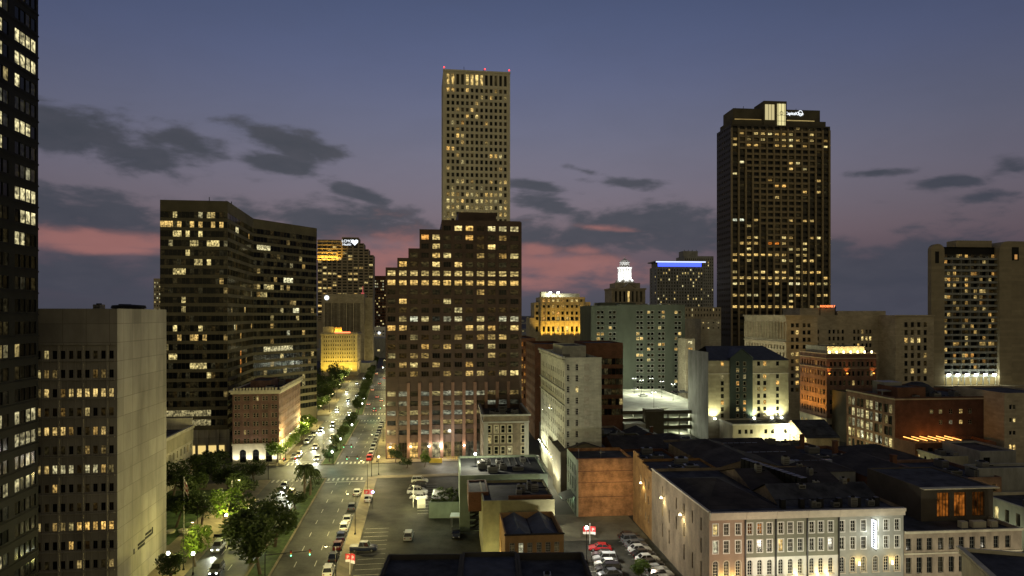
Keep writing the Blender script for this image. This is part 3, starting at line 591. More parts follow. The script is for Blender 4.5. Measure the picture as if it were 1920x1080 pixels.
# stepped tower with the lit health sign
B = Bld('stepped_gridded_tower', 'tall gridded tower stepping down at right, lit white heart sign at its top', 'office tower', 595, 850, TH1, [olive, stone, mat('tower_grid', (.36, .30, .20), var=.15)])
P = [B.a_at(x) for x in (595, 641, 672, 682, 691, 700)]; tops = [gz(449, 850), gz(444, 850), gz(455, 850), gz(466, 850), gz(477, 850)]
for i in range(5):
    a0, a1 = P[i], P[i+1]; n = max(1, round((a1-a0)/6)); top = tops[i]; z0_ = gz(452, 850)
    zs = [(z0_-3.66*k-1.1, z0_-3.66*k+1.1) for k in range(28)]
    B.block(a0, 0, a1, 30, 0 if i else 0, top, front=spec(cols(a1-a0, n, .72), zs, lit(.12, rows={6: .3, 7: .2, 11: .2, 14: .2, 17: .2, 18: .3}, seed=20+i, tone=(.4, .7), bri=(.3, 1)), rec=.6), mi=2, par=.5)
B.t.box(P[0]-.2, -.6, 40, P[1], -.003, 41); B.trim = [stone]
for k in range(6): B.t.box(P[0], -.9, 139-k*4.6, P[1]-1-k*1.4, -.01, 140-k*4.6)
m = MB(); m.box(P[1]+.8, -.5, 133.5, P[2]-.8, -.1, 143.6); m.build('sign_board', blackp, B.root)
text(B, 'LCMC', 4.6, B.root, ((P[1]+P[2])/2-4, -.7, 138.6), (pi/2, 0, 0), lampWd, .15); text(B, 'Health', 4.0, B.root, ((P[1]+P[2])/2-4, -.7, 134.6), (pi/2, 0, 0), lampWd, .15)
m = MB(); hx, hz = (P[1]+P[2])/2+5.6, 138.8; hp = [(hx+.27*16*sin(t)**3, -.75, hz+.27*(13*cos(t)-5*cos(2*t)-2*cos(3*t)-cos(4*t))) for t in [2*pi*i/24 for i in range(24)]]
for i in range(24): m.poly([(hx, -.75, hz), hp[i], hp[(i+1) % 24]])
m.build('heart_logo', lampWd, B.root); B.done()
for k in range(5): light('SPOT', B.world(P[0]+3+k*5.4, -5, 112), 26000, (1, .55, .08), .6, aim=B.world(P[0]+3+k*5.4, 0, 130), cone=80)
# slim blocks closing the avenue
B = Bld('dark_avenue_tower', 'dark office tower closing the far end of the avenue, speckled with lights', 'office tower', 698, 930, TH1, darkbrick)
a1 = B.a_at(735); B.block(0, 0, a1, 30, 0, 101, front=spec(cols(a1, 10, .7), rows(94, 3.9, 20, 1.8), lit(.22, seed=31, tone=(.5, 1), bri=(.3, 1)), rec=.3)); B.done()
B = Bld('pale_avenue_building', 'small pale building at the far end of the avenue with a white sign light', 'building', 692, 820, TH1, whitepaint)
a1 = B.a_at(722); B.block(0, 0, a1, 30, 0, 33, front=spec(cols(a1, 5, .5), rows(28, 4, 5, 1.6), lit(.4, seed=33), rec=.3)); m = MB(); m.tube((12, -.5, 26), (12, -.1, 26), 1.6, n=14); m.build('round_sign', lampWd, B.root); B.done()
B = Bld('slender_lit_tower', 'slender pale tower with lit stairwell windows behind the concrete block', 'apartment tower', 288, 640, TH1, stone)
a1 = B.a_at(302); B.block(0, 0, a1, 9, 0, gz(522, 640), front=spec(cols(a1, 3, .5), rows(78, 3.6, 12, 1.6), lit(.6, seed=3, bri=(.3, .9), tone=(.6, .9)), rec=.3)); B.done()
# ---------------------------------------------------------------- centre
B = Bld('rose_granite_tower', 'massive brown granite office tower stepping up from the left above a parking garage', 'office tower', 723, 226, TH1, [granite, granite_lit])
cx_ = [734.5+20.82*i for i in range(12)]; ed = [724.1+20.82*i for i in range(13)]
ea = [B.a_at(x) for x in ed]; ea[0] = 0; ea[12] = B.a_at(976)
def zof(py): return gz(py, 228)
tops = [zof(502), zof(484), zof(466), zof(430), zof(430)]+[zof(412)]*7
rz = [B_ for B_ in [427, 444.5, 461.5, 478.5, 495.5, 512.5, 530, 547.5, 565, 581.5, 598, 615, 632.5, 650, 667, 684, 701, 718]]
zs = [(zof(y)-.85, zof(y)+.85) for y in rz]
prow = {0: .3, 1: .3, 2: .15, 3: .5, 4: .3, 5: 1, 6: 1, 7: .06, 8: .4, 9: .2, 10: .6, 11: .45, 12: .35, 13: .4, 14: .3, 15: .3, 16: .65, 17: .6}
rg = random.Random(5)
litc = {}
for r in range(18):
    for c in range(12):
        v = rg.random() < prow[r]; litc[(r, c)] = ((rg.uniform(.35, 1) if r not in (5, 6) else rg.uniform(.65, 1)) if v else (rg.random()*.05), rg.uniform(.3, .75) if r != 10 else rg.uniform(.6, 1))
litc[(1, 3)] = (.9, .2); litc[(1, 4)] = (.9, .6); litc[(4, 1)] = (.9, .35); litc[(0, 9)] = litc[(0, 10)] = litc[(0, 11)] = (.9, .75)
for r in (5, 6):
    for c in range(12): litc[(r, c)] = (rg.uniform(.7, 1), .42 if r == 6 else .6)
for i in range(12):
    f = (lambda i: (lambda r, c: (litc[(r, i)][0], litc[(r, i)][1], (r*31+i*17) % 97/97)))(i); w = ea[i+1]-ea[i]
    B.w.poly([(ea[i], 0, 25), (ea[i+1], 0, 25), (ea[i+1], 0, 25.01), (ea[i], 0, 25.01)])
    B.wall((ea[i], 0), (ea[i+1], 0), 25.01, tops[i], spec(cols(w, 1, .66), [z for z in zs], f, rec=.5, mull=(2, 0), mw=.07))
    if i == 0 or tops[i] > tops[i-1]: B.wall((ea[i], 34-i), (ea[i], 0), tops[i-1] if i else 0, tops[i])
    B.r.poly([(ea[i], 0, tops[i]-.4), (ea[i+1], 0, tops[i]-.4), (ea[i+1], 34, tops[i]-.4), (ea[i], 34, tops[i]-.4)])
    B.t.box(ea[i+1]-.35, -.18, 5.6, ea[i+1]+.35, 0, tops[i]-.3, 0)
B.wall((ea[12], 0), (ea[12], 34), 0, tops[-1]); B.wall((ea[12], 34), (0, 34), 0, tops[0])
ca, cb_ = B.a_at(860), B.a_at(932); B.block(ca, 3, cb_, 20, tops[-1]-.5, zof(394), par=.5)
# garage decks: open strips between piers
gz_ = [(zof(y)-.62, zof(y)+.62) for y in (738, 756, 774, 792, 810)]; gz_ = [((a+b)/2-.8, (a+b)/2+.8) for a, b in gz_]
for i in range(12):
    w = ea[i+1]-ea[i]
    g_ = i >= 2
    rr = random.Random(60+i)
    cells = {(k, 0): (rr.uniform(.10, .4) if rr.random() < .75 else .03, rr.uniform(.5, 1)) for k in range(5)}
    B.wall((ea[i], 0), (ea[i+1], 0), 6.4, 25, spec([(w*.14, w*.86)], gz_, lit(0, cells=cells, seed=i), rec=1.1 if g_ else .4, mull=(0, 0)), mi=0)
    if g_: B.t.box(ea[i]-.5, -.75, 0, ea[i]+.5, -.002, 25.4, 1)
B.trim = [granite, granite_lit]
base = {0: (.9, .3), 2: (1, .4), 3: (.15, .6), 4: (.45, .8), 5: (.3, .6), 6: (.1, .7), 7: (.1, .9), 8: (.12, .9), 9: (.06, .7), 10: (.08, .8)}
for i in range(12):
    w = ea[i+1]-ea[i]; B.wall((ea[i], 0), (ea[i+1], 0), 0, 6.4, spec([(w*.12, w*.88)], [(.2, 5.4)], lit(0, cells={(0, 0): base.get(i, (.05, .5))}, seed=i), rec=1.4, mull=(2, 3), mw=.12), mi=0)
B.done(); GT = B
for x, p_, c in ((ea[0]+1.5, 1500, (1, .8, .55)), (ea[2]+.8, 1300, (1, .7, .35)), (ea[5]-.4, 5200, (1, .9, .75)), (ea[4]-.5, 1500, (1, .75, .5)), (ea[7], 1100, (1, .75, .5)), (ea[9], 800, (1, .7, .45))):
    light('POINT', B.world(x, -1.5, 4.2), p_*.32, c, .3)
    m = MB(); m.lathe((x, -.5, 4.2), [(0, -.35), (.3, -.2), (.38, 0), (.3, .2), (0, .3)], 8); m.box(x-.06, -.5, 4.1, x+.06, -.3, 4.25); m.build('wall_lamp', lampY if x < ea[3] else lampW, B.root)
for k in range(3, 12, 2): light('SPOT', B.world(ea[k], -4.5, 1), 1100, (1, .66, .42), .4, aim=B.world(ea[k], 0, 16), cone=70)
# tall gridded limestone tower
B = Bld('tall_white_tower', 'tallest slab tower, white gridded stone with red roof beacons, behind the granite tower', 'office tower', 831, 440, TH1, [mat('city_lit_travertine', (.66, .60, .44), scale=.1, var=.12), stone])  # stone paled so the colour carries the city's light
aR = B.a_at(956.5); top = gz(130, 440); D = B.b_at(825, 0); D = 36
zs = [(gz(157, 440), gz(137, 440))]+rows(gz(167, 440), 4.22, 27, 2.6)
cl = {(0, 0): (1, .5), (0, 1): (.9, .5)}; cl.update({(0, c): (1, .55) for c in (4, 5, 6, 7)}); cl.update({(1, 0): (.7, .4), (1, 1): (.6, .4), (2, 9): (.9, .4), (3, 6): (.6, .5)})
cl.update({(10, 0): (.9, .3), (10, 1): (.8, .4), (11, 9): (.9, .4), (11, 10): (.9, .4), (5, 4): (.7, .4), (5, 6): (.7, .6), (6, 3): (.4, .3), (8, 2): (.9, .4)})
B.block(0, 0, aR, 36, 0, top, front=spec(cols(aR, 13, .56, 1.6, 1.6), zs, lit(.12, rows={16: .4, 17: .8, 18: .5, 19: .75, 20: .8, 15: .2, 13: .25}, cells=cl, seed=77, tone=(.4, .75), bri=(.2, .85)), rec=.9), left=spec(cols(36, 10, .5), zs, lit(.1, seed=5), rec=.9), par=1.5)
for i in range(14):
    x = 1.6+(aR-3.2)*i/13; B.t.box(x-.35, -.45, 60, x+.35, -.002, top-1)
B.t.box(-.2, -.5, top-1, aR+.2, -.002, top+.1); B.trim = [B.mats[0]]
m = MB()
for x, h in ((12, 4), (14, 6), (20, 3), (27, 5), (30, 3.5)): m.tube((x, 10, top-1.5), (x, 10, top+h), .14)
m.build('antenna', darkmet, B.root)
B.block(12, 8, 30, 28, top-1.5, top+1.6, par=.3)
for x in (.6, aR*.62, aR-.6):
    m = MB(); m.tube((x, .6, top), (x, .6, top+1.1), .12, mi=1); m.lathe((x, .6, top+1.1), [(0, 0), (.42, .15), (.5, .5), (.35, .85), (0, 1)], 8); m.build('beacon', [lampR, darkmet], B.root)
B.done(); TW = B
for px in (840, 870, 900, 930, 950): light('SPOT', XY(px, 405)+(100,), 60000, (1, .88, .55), 2, aim=XY(px, 440)+(135,), cone=120, blend=1) if False else None
# floodlit deco building
B = Bld('golden_floodlit_building', 'ornate setback building washed in golden floodlight with two white rooftop lamps', 'building', 993, 480, TH2, [stone, stone])
X_ = [B.a_at(x) for x in (993, 1002, 1012, 1096, 1107)]
zs = [(gz(622, 480), gz(612, 480)), (gz(600, 480), gz(594, 480)), (gz(590, 480), gz(584, 480)), (gz(577, 480), gz(572, 480))]
B.block(X_[0], 0, X_[1], 22, 0, gz(596, 480)); B.block(X_[1], 0, X_[2], 22, 0, gz(567, 480), front=spec(cols(X_[2]-X_[1], 1, .5), zs, lit(.2, seed=2), rec=.3)); B.block(X_[3], 0, X_[4], 22, 0, gz(566, 480), front=spec(cols(X_[4]-X_[3], 2, .4), zs, lit(.2, seed=3), rec=.3))
w = X_[3]-X_[2]; B.block(X_[2], -2, X_[3], 22, 0, gz(557, 480), front=spec(cols(w, 9, .5, 1, 1), [(gz(566, 480), gz(561, 480))]+zs[::-1], lit(.45, seed=8, tone=(.2, .6), bri=(.4, 1), cells={(0, 2): (1, .6), (0, 3): (1, .6), (0, 6): (1, .6), (0, 7): (1, .6)}), rec=.5))
for i in range(10): x = X_[2]+1+(w-2)*i/9; B.t.box(x-.45, -2.9, 28, x+.45, -2.002, gz(575, 480)); B.t.box(x-.7, -3, gz(576, 480), x+.7, -2.9, gz(573.5, 480))
B.t.box(X_[2]-.2, -3, gz(603, 480), X_[3]+.2, -2.002, gz(601.5, 480)); B.block(X_[2]+3, 3, X_[3]-3, 20, gz(558, 480), gz(550, 480), par=.3); B.block(X_[2]+1, 1, X_[2]+7, 8, gz(558, 480), gz(547, 480), par=.2)
B.trim = [stone]
for x in (X_[2]+7.5, X_[2]+13):
    m = MB(); m.tube((x, -.5, gz(557, 480)), (x, -.5, gz(551, 480)), .15, mi=1); m.lathe((x, -.5, gz(551, 480)), [(0, 0), (.8, .3), (1, .9), (.7, 1.5), (0, 1.8)], 8); m.build('roof_lamp', [lampW, darkmet], B.root)
    light('POINT', B.world(x, -1.5, gz(550, 480)), 5000, (.9, 1, .85))
B.done()
for i in range(6): light('SPOT', B.world(X_[2]+2+(w-4)*i/5, -8, 30), 16000, (1, .58, .08), .4, aim=B.world(X_[2]+2+(w-4)*i/5, -2, 46), cone=75)
# white cupola bank tower
B = Bld('cupola_tower', 'stone tower crowned by a brilliant white lit round temple cupola', 'bank tower', 1147, 620, TH2, [stone, whitepaint])
aR = B.a_at(1210); z = lambda y: gz(y, 620); c = (aR/2, 14)
B.block(0, 0, aR, 28, 0, z(540), front=spec(cols(aR, 7, .45, 2, 2), [(z(566), z(546)), (z(592), z(572))], lit(.12, cells={(0, 3): (.8, .5)}, seed=6), rec=.5), left=None, par=.6)
for i in range(8): x = 2+(aR-4)*i/7; B.t.box(x-.4, -.6, z(568), x+.4, -.002, z(544))
B.ring(0, 0, aR, 28, z(543), z(540), .8); B.gable(aR*.3, -.6, aR*.7, 6, z(540), 4.5, wm=0)
B.block(4, 3, aR-4, 25, z(540), z(530), par=.2); B.trim = [stone]; B.done()
m = MB()
z1 = z(530); z2 = z(523); z3 = z(502); z4 = z(499); z5 = z(489); R1 = 7.6
m.lathe((c[0], c[1], 0), [(9.2, z1), (9.2, z1+1.2), (8.2, z1+1.3), (8.2, z2), (0, z2)], 20); m.lathe((c[0], c[1], 0), [(4.6, z2), (4.6, z3)], 16); m.lathe((c[0], c[1], 0), [(6.4, z3), (6.8, z3+.4), (6.8, z4), (0, z4)], 20)
m.lathe((c[0], c[1], 0), [(3.6, z4), (3.6, z5-1)], 16); m.lathe((c[0], c[1], 0), [(4.8, z5-1), (4.8, z5), (4.2, z5+.1), (3.4, z5+1.6), (1.6, z5+2.6), (.5, z5+3), (.5, z5+4), (0, z5+4.6)], 16)
for i in range(14): t = 2*pi*i/14; m.tube((c[0]+5.7*cos(t), c[1]+5.7*sin(t), z2), (c[0]+5.7*cos(t), c[1]+5.7*sin(t), z3), .5, n=6); m.tube((c[0]+4.2*cos(t), c[1]+4.2*sin(t), z4), (c[0]+4.2*cos(t), c[1]+4.2*sin(t), z5-1), .32, n=6)
m.build('cupola', whitepaint, B.root)
for x, y, zz_, aimz in ((-16, -18, z1+6, z3-2), (16, -18, z1+6, z3-2), (0, -24, z1+4, z4), (-22, 4, z1+6, z3)): light('SPOT', B.world(c[0]+x, c[1]+y, zz_), 15000, (.88, .92, 1), .6, aim=B.world(c[0], c[1], aimz), cone=60)
for t in (-2.4, -1.57, -.8): light('POINT', B.world(c[0]+8.6*cos(t), c[1]+8.6*sin(t), z2+1), 1600, (.9, .93, 1))
# blue crowned hotel
B = Bld('blue_crowned_hotel', 'striped hotel tower with a glowing blue crown under a flat overhanging roof', 'hotel', 1232, 700, TH2, [conc_grey, stone_grey])
aR = B.a_at(1318); D = B.b_at(1223, 0); z = lambda y: gz(y, 700); D = 26
B.block(0, 0, aR, D, 0, z(500), front=spec(cols(aR, 17, .45), rows(z(506), 3.3, 22, 1.9), lit(.1, rows={1: .3, 3: .2, 6: .2, 9: .3}, seed=41, tone=(.5, .8), bri=(.5, 1)), rec=.5), left=spec(cols(D, 2, .2), rows(z(506), 3.3, 22, 1.9), lit(.05, seed=3), rec=.3), par=.3)
for i in range(18): B.t.box(aR*i/17-.35, -.6, 5, aR*i/17+.35, -.002, z(501))
B.w.box(1.5, 1.5, z(500), aR-1.5, D-1.5, z(491)); B.w.box(-2, -2.5, z(491), aR+2, D+1, z(489)); B.trim = [conc_grey]
m = MB(); m.box(1.2, 1.1, z(499.5), aR-1.2, 1.4, z(491.5)); m.build('blue_light_band', lampB, B.root)
m = MB(); m.box(-2, -2.6, z(492.2), aR+2, -2.5, z(490)); m.build('white_light_strip', mat('lamp_icewhite', (1, 1, 1), emit=(.6, .68, 1), es=1.6), B.root); B.done()
B = Bld('far_ribbed_tower', 'grey ribbed tower with a dark plant room, right behind the blue crowned hotel', 'office tower', 1283, 830, TH2, [conc_grey])
aR = B.a_at(1338); z = lambda y: gz(y, 830); B.block(0, 0, aR, 30, 0, z(480), front=spec(cols(aR, 14, .45), rows(z(486), 3.7, 26, 2), lit(.06, seed=6), rec=.5), par=.5); B.block(0, 4, aR*.5, 20, z(481), z(470), par=.4)
m = MB(); [m.tube((3+i*5, 8, z(470)), (3+i*5, 8, z(467)), .3) for i in range(4)]; m.build('antenna', darkmet, B.root); B.done()
# green-grey apartment slab with paired windows
B = Bld('green_grey_apartment_block', 'large green-grey apartment block with paired windows rising behind the parking deck', 'apartment block', 1108, 360, TH2, [stone_grey, stone_grey])
a1, a2 = B.a_at(1158), B.a_at(1287); z = lambda y: gz(y, 362); zs = []
for k in range(8): zs += [(z(585.5+k*20.3)-.85, z(585.5+k*20.3)+.85), (z(594.5+k*20.3)-.85, z(594.5+k*20.3)+.85)]
def pr(xs): return [(B.a_at(x)-.85, B.a_at(x)+.85) for x in xs]
B.block(0, 0, a1, 30, 0, z(573), front=spec(pr([1122, 1129.5, 1144.5, 1152]), zs, lit(.1, seed=51, tone=(.3, .7), cells={(4, 0): (.6, .4), (4, 1): (.6, .4), (5, 0): (.6, .4)}), rec=.3, fw=.1, wm=whitepaint))
cl = {(4, 0): (.8, .5), (5, 0): (1, .6), (5, 1): (.9, .5), (4, 7): (1, .5), (5, 6): (.3, .5), (6, 4): (1, .5), (6, 5): (.3, .3), (7, 2): (.8, .5), (8, 0): (1, .5), (8, 1): (.8, .5), (0, 6): (1, .5), (0, 2): (.7, .5), (9, 7): (.8, .5)}
xx = [(p0-a1, p1-a1) for p0, p1 in pr([1198, 1205, 1218.5, 1225.5, 1239, 1246, 1270, 1277])]
B.block(a1, 2, a2, 32, 0, z(571), front=spec(xx, zs, lit(.12, seed=53, tone=(.3, .7), cells=cl), rec=.3, fw=.1, wm=whitepaint)); 
B.block(a1+3, 8, a1+12, 18, z(573), z(567), par=.3); B.units(2, 3, a2-3, 28, z(574), 10, seed=9, size=(1.5, 4)); B.block(6, 4, 14, 12, z(575), z(567), par=.3); B.done()
# pale blocks in the gap left of the big striped tower
B = Bld('pale_speckled_building', 'pale old office block speckled with lit windows behind the green-grey apartments', 'office building', 1284, 430, TH2, [stone])
a1 = B.a_at(1352); z = lambda y: gz(y, 430); B.block(0, 0, a1, 30, 0, z(576), front=spec(cols(a1, 12, .4), rows(z(581), 3.4, 12, 1.5), lit(.2, seed=61, bri=(.2, .8)), rec=.3), par=.5); B.done()
B = Bld('plain_side_wall_building', 'blank walled block with two small lit roof lamps, left of the black-striped tower', 'building', 1314, 390, TH2, [stone, olive])
a1 = B.a_at(1352); z = lambda y: gz(y, 390); B.block(0, 0, a1, 30, 0, z(598), front=spec(cols(a1, 4, .3), rows(z(605), 3, 2, .8), lit(.5, seed=3), rec=.2), par=.5); B.done()
B = Bld('lit_stair_building', 'narrow building with a bright lit stair opening beside the apartment block', 'building', 1286, 345, TH2, [stone])
a1 = B.a_at(1303); z = lambda y: gz(y, 345); B.block(0, 0, a1, 12, 0, z(635), front=spec([(1.2, 3.4)], [(z(668), z(652)), (z(645), z(639))], lit(0, cells={(0, 0): (1, .3), (1, 0): (.8, .8)}), rec=.4)); B.done()
# ---------------------------------------------------------------- the side street's buildings
B = Bld('white_flatiron_tower', 'narrow white stone tower with its street side brightly floodlit at the base', 'office building', 1059, 181, TH2, [white_stone, white_stone])
aR = B.a_at(1128); D = B.b_at(1014, 0); z = lambda y: gz(y, 181); T = z(672); k = 181/F
ys = [560+y/2.077 for y in (268, 311, 354, 398, 441, 485, 529, 573)]; zs = [(z(y)-.85, z(y)+.85) for y in ys]
B.wall((0, 0), (aR, 0), 0, T, spec([(.55, 1.35), (2.9, 3.7)], zs, lit(.04, seed=3, faint=0), rec=.35, fw=.07, mull=(1, 2), mw=.05, wm=whitepaint, arch=False))
B.wall((0, D), (0, 0), 0, T, spec(cols(D, 13, .42, 1, 1), [(zz, zz+1.5) for zz in (31.3, 28.2, 25.2, 22.1, 19.1, 16.0, 13.0, 9.9, 6.9)], lit(.03, seed=4, faint=0), rec=.10))
B.wall((aR, 0), (aR, D), 0, T); B.wall((aR, D), (0, D), 0, T); B.r.poly([(0, 0, T-.7), (aR, 0, T-.7), (aR, D, T-.7), (0, D, T-.7)])
for y0 in ys:     # bricked-up bays on the right half
    B.t.box(5.2, -.05, z(y0)-.9, 6.6, -.002, z(y0)+.9, 1); B.t.box(7.6, -.10, z(y0)-.5, 8.5, -.002, z(y0)-.38)
B.t.box(aR-.8, -.12, 0, aR-.1, -.001, T); B.t.box(-.9, -.4, T-.2, 0, D+.4, T+.5, 0, True); B.t.box(-.6, -.2, T-1.1, 0, D, T-.5, 0, True)
for zz in (27.5, 23.6, 5.8): B.t.box(-.4, 0, zz, -.002, D, zz+.35, 0, True)
B.t.box(0, -.2, T-.1, aR, 0, T+.25); B.trim = [white_stone, mat('infill_render', (.42, .40, .32), scale=1)]
for i in range(12):
    m = MB(); b0 = D*(i+.5)/12; m.tube((-.2, b0, 6.4), (-1.0, b0, 6.7), .05, mi=1, n=5); m.lathe((-1.0, b0, 6.5), [(0, -.1), (.12, 0), (.14, .16), (0, .2)], 7); m.build('wall_lamp', [lampW, blackp], B.root)
    light('SPOT', B.world(-2.6, b0, 3.6), 1700, (1, 1, .72), .25, aim=B.world(0, b0, 8), cone=125)
B.units(1, 2, aR-1, D-2, T-.7, 6, seed=2, size=(1.2, 3)); B.block(2, 16, aR-1, 34, T-.7, T+2.6, par=.3); B.done()
for i in range(4): light('POINT', B.world(-4.5, 4+i*12, 5), 2600, (1, .97, .65))
B = Bld('banded_dark_office', 'dark office block with black horizontal window bands right behind the white stone tower', 'office building', 1098, 262, TH2, [darkbrick, olive])
a1 = B.a_at(1168); z = lambda y: gz(y, 262); B.block(0, 0, a1, 24, 0, z(643), front=spec(band(a1, 10), [(z(y)-1.2, z(y)+1.2) for y in (678, 697, 716, 735, 754, 773)], lit(.02, seed=5, faint=.2), rec=.4), par=.5)
B.w.m = [1 if (i % 1 == 0 and f) else 0 for i, f in enumerate([0]*len(B.w.m))]; B.done()
B = Bld('amber_lit_loft', 'brown loft building with amber lit windows down the narrow side street', 'loft building', 977, 330, TH2, [darkbrick])
a1 = B.a_at(1004); z = lambda y: gz(y, 330); B.block(0, 0, a1, 40, 0, z(634), front=spec(cols(a1, 6, .6), rows(z(645), 3.6, 8, 2), lit(.7, seed=71, tone=(.05, .4), bri=(.15, .8)), rec=.3)); B.done()
B = Bld('narrow_street_block', 'brown building on the narrow side street beside the white stone tower', 'building', 1003, 262, TH2, [darkbrick])
D = B.b_at(988, 0); z = lambda y: gz(y, 262); B.block(0, 0, 12, 30, 0, z(645), left=spec(cols(30, 8, .4), rows(z(655), 3.5, 9, 1.8), lit(.3, seed=7, tone=(.1, .7)), rec=.3)); B.done()
B = Bld('corner_brick_bank', 'small old bank with weathered brick front, stone corners and cornice, by the bright street lamp', 'bank building', 907, 205, TH2, [mat('brown_grey_brick', (.15, .125, .09), scale=.4, var=.35, brick=(.5, .16, .02), mortar=1.15), stone_grey])  # brick in a darker brown-grey tone
a1 = B.a_at(991); z = lambda y: gz(y, 205); T = z(777)
zs = [(z(y)-1.15, z(y)+1.15) for y in (805, 824, 845)]; xs = [(B.a_at(x)-.6, B.a_at(x)+.6) for x in (917, 930.5, 943, 956, 981)]
B.block(0, 0, a1, 34, 0, T, front=spec(xs, zs, lit(.12, seed=3, bri=(.2, .5), tone=(.5, .8)), rec=.25, fw=.1, mull=(0, 1), wm=cream, surr=.14), left=spec(cols(34, 9, .4), zs, lit(.1, seed=4), rec=.3), par=1.6)
B.ring(0, 0, a1, 34, T-.5, T, .7); B.ring(0, 0, a1, 34, T-2.6, T-2.2, .25); B.trim = [conc_grey]
for x in (-.05, a1-1.3): B.t.box(x, -.14, 0, x+1.35, -.003, T-2.7)
B.units(1, 3, a1-1, 30, T-1.6, 7, seed=12); B.done()
light('SPOT', B.world(-4, 8, .8), 2600, (1, .95, .75), .3, aim=B.world(0, 10, 9), cone=110)
B = Bld('party_wall_building', 'brick building with a blank patched orange party wall facing the car park', 'building', 1081, 162, TH2, [oldbrick, palegreen])
a1 = B.a_at(1187); D = B.b_at(1063, 0); T = 13.7; z = lambda y: gz(y, 162)
B.wall((0, 0), (a1, 0), 0, T); B.wall((a1, 0), (a1, D), 0, T); B.wall((a1, D), (0, D), 0, T)
B.wall((0, D), (0, 0), 0, T, spec(cols(D, 4, .5, .5, .5), [(9.6, 12), (5.6, 8.6), (.4, 4.2)], lit(.1, seed=2), rec=.25, fw=.12, wm=palegreen, mull=(1, 1)), mi=1)
B.r.poly([(0, 0, T-.8), (a1, 0, T-.8), (a1, D, T-.8), (0, D, T-.8)]); B.t.box(-.1, -.1, T-.02, a1+.1, .35, T+.15)
for zz in (10.7, 8.0, 4.6): B.t.box(.3, -.06, zz, a1-.3, -.003, zz+.14)
B.t.box(0, -.05, 0, .45, -.004, T-.1, 1); B.trim = [darkbrick, palegreen]
m = MB(); m.box(1.2, 4, T-.8, 1.35, 4.15, T+1.5); m.box(6.5, 3, T-.8, 6.6, 3.1, T+1.6); m.box(6.1, 3, T+.9, 7.6, 3.1, T+1.0); m.build('roof_pipe', steel, B.root)
m = MB(); m.poly([(-.05, 1.2, 4.6), (-.05, 8, 4.6), (-3.0, 8, 3.7), (-3.0, 1.2, 3.7)]); m.poly([(-3.0, 1.2, 3.7), (-3.0, 8, 3.7), (-3.0, 8, 3.4), (-3.0, 1.2, 3.4)])
for b0 in (1.2, 3.4, 5.7, 8): m.tube((-.05, b0, 3.7), (-3, b0, 3.65), .05, n=5)
m.build('awning', mat('awning_metal', (.10, .13, .12), rough=.5, brick=(.6, 30, .05, 0)), B.root); B.done()
light('SPOT', B.world(-3.5, 4, 2.5), 500, (.75, 1, .7), .2, aim=B.world(0, 6, 6), cone=130)
light('SPOT', B.world(a1*.55, -9, 9.5), 1500, (1, .72, .32), .4, aim=B.world(a1*.5, 0, 6), cone=110)
# long wall with stepped end, on the right of the car park
x0, y0, _ = S2(114, 42.7)
Y2 = 148
x0 = 42.7*cos(TH2)-sin(TH2)*0; 
def onwall(px): # s on wall t=42.7 seen at px
    kk = (px-960)/F; return (42.7*cos(TH2)-kk*42.7*sin(TH2))/(sin(TH2)+kk*cos(TH2))
sA, sB, sC = onwall(1330), onwall(1222), onwall(1187)
pA = S2(sB, 42.7)
B = Bld('stepped_brick_warehouse', 'orange brick warehouse end with stepped parapet and wall lamps above parked cars', 'warehouse', 0, 0, TH2, [mat('orange_brick', (.34, .19, .07), scale=.4, var=.35, brick=(.5, .16, .02), mortar=1.2)], xy=pA[:2])
D = sC-sB
zs = [(10.2, 12), (6.9, 8.9), (3, 4.8)]
B.wall((0, D), (0, 0), 0, 14.2, spec([(D-9.2, D-8.2), (D-5.4, D-4.4), (D-3.0, D-2.0)], zs, lit(.25, seed=1, tone=(.6, .9)), rec=.25, fw=.1, wm=cream))
B.wall((0, 0), (16, 0), 0, 14.2); B.wall((16, 0), (16, D), 0, 14.2); B.wall((16, D), (0, D), 0, 14.2)
for i in range(4): B.t.box(0, D*i/4, 14.2, .4, D*(i+1)/4-.002, 14.2+.45*(i+1)+(.0 if i < 3 else .3))
B.trim = B.mats; B.r.poly([(0.4, 0, 13.6), (16, 0, 13.6), (16, D, 13.6), (0.4, D, 13.6)]); B.units(2, 1, 15, D-1, 13.6, 4, seed=6); B.done(); WH = B
pB = S2(sA, 42.7)
B = Bld('long_facade_hotel', 'three storey hotel with rows of white framed windows, arched ground floor and long brick side', 'hotel', 0, 0, TH2, [mat('taupe_render', (.34, .25, .18), scale=.4, var=.15), mat('sage_render', (.22, .22, .16), scale=.4, var=.15), mat('grey_render', (.33, .33, .28), scale=.4, var=.15), greybrick, whitepaint], xy=pB[:2])
T = 15.3; z = lambda y: gz(y, 115.5)
def HX(px): return B.a_at(px)
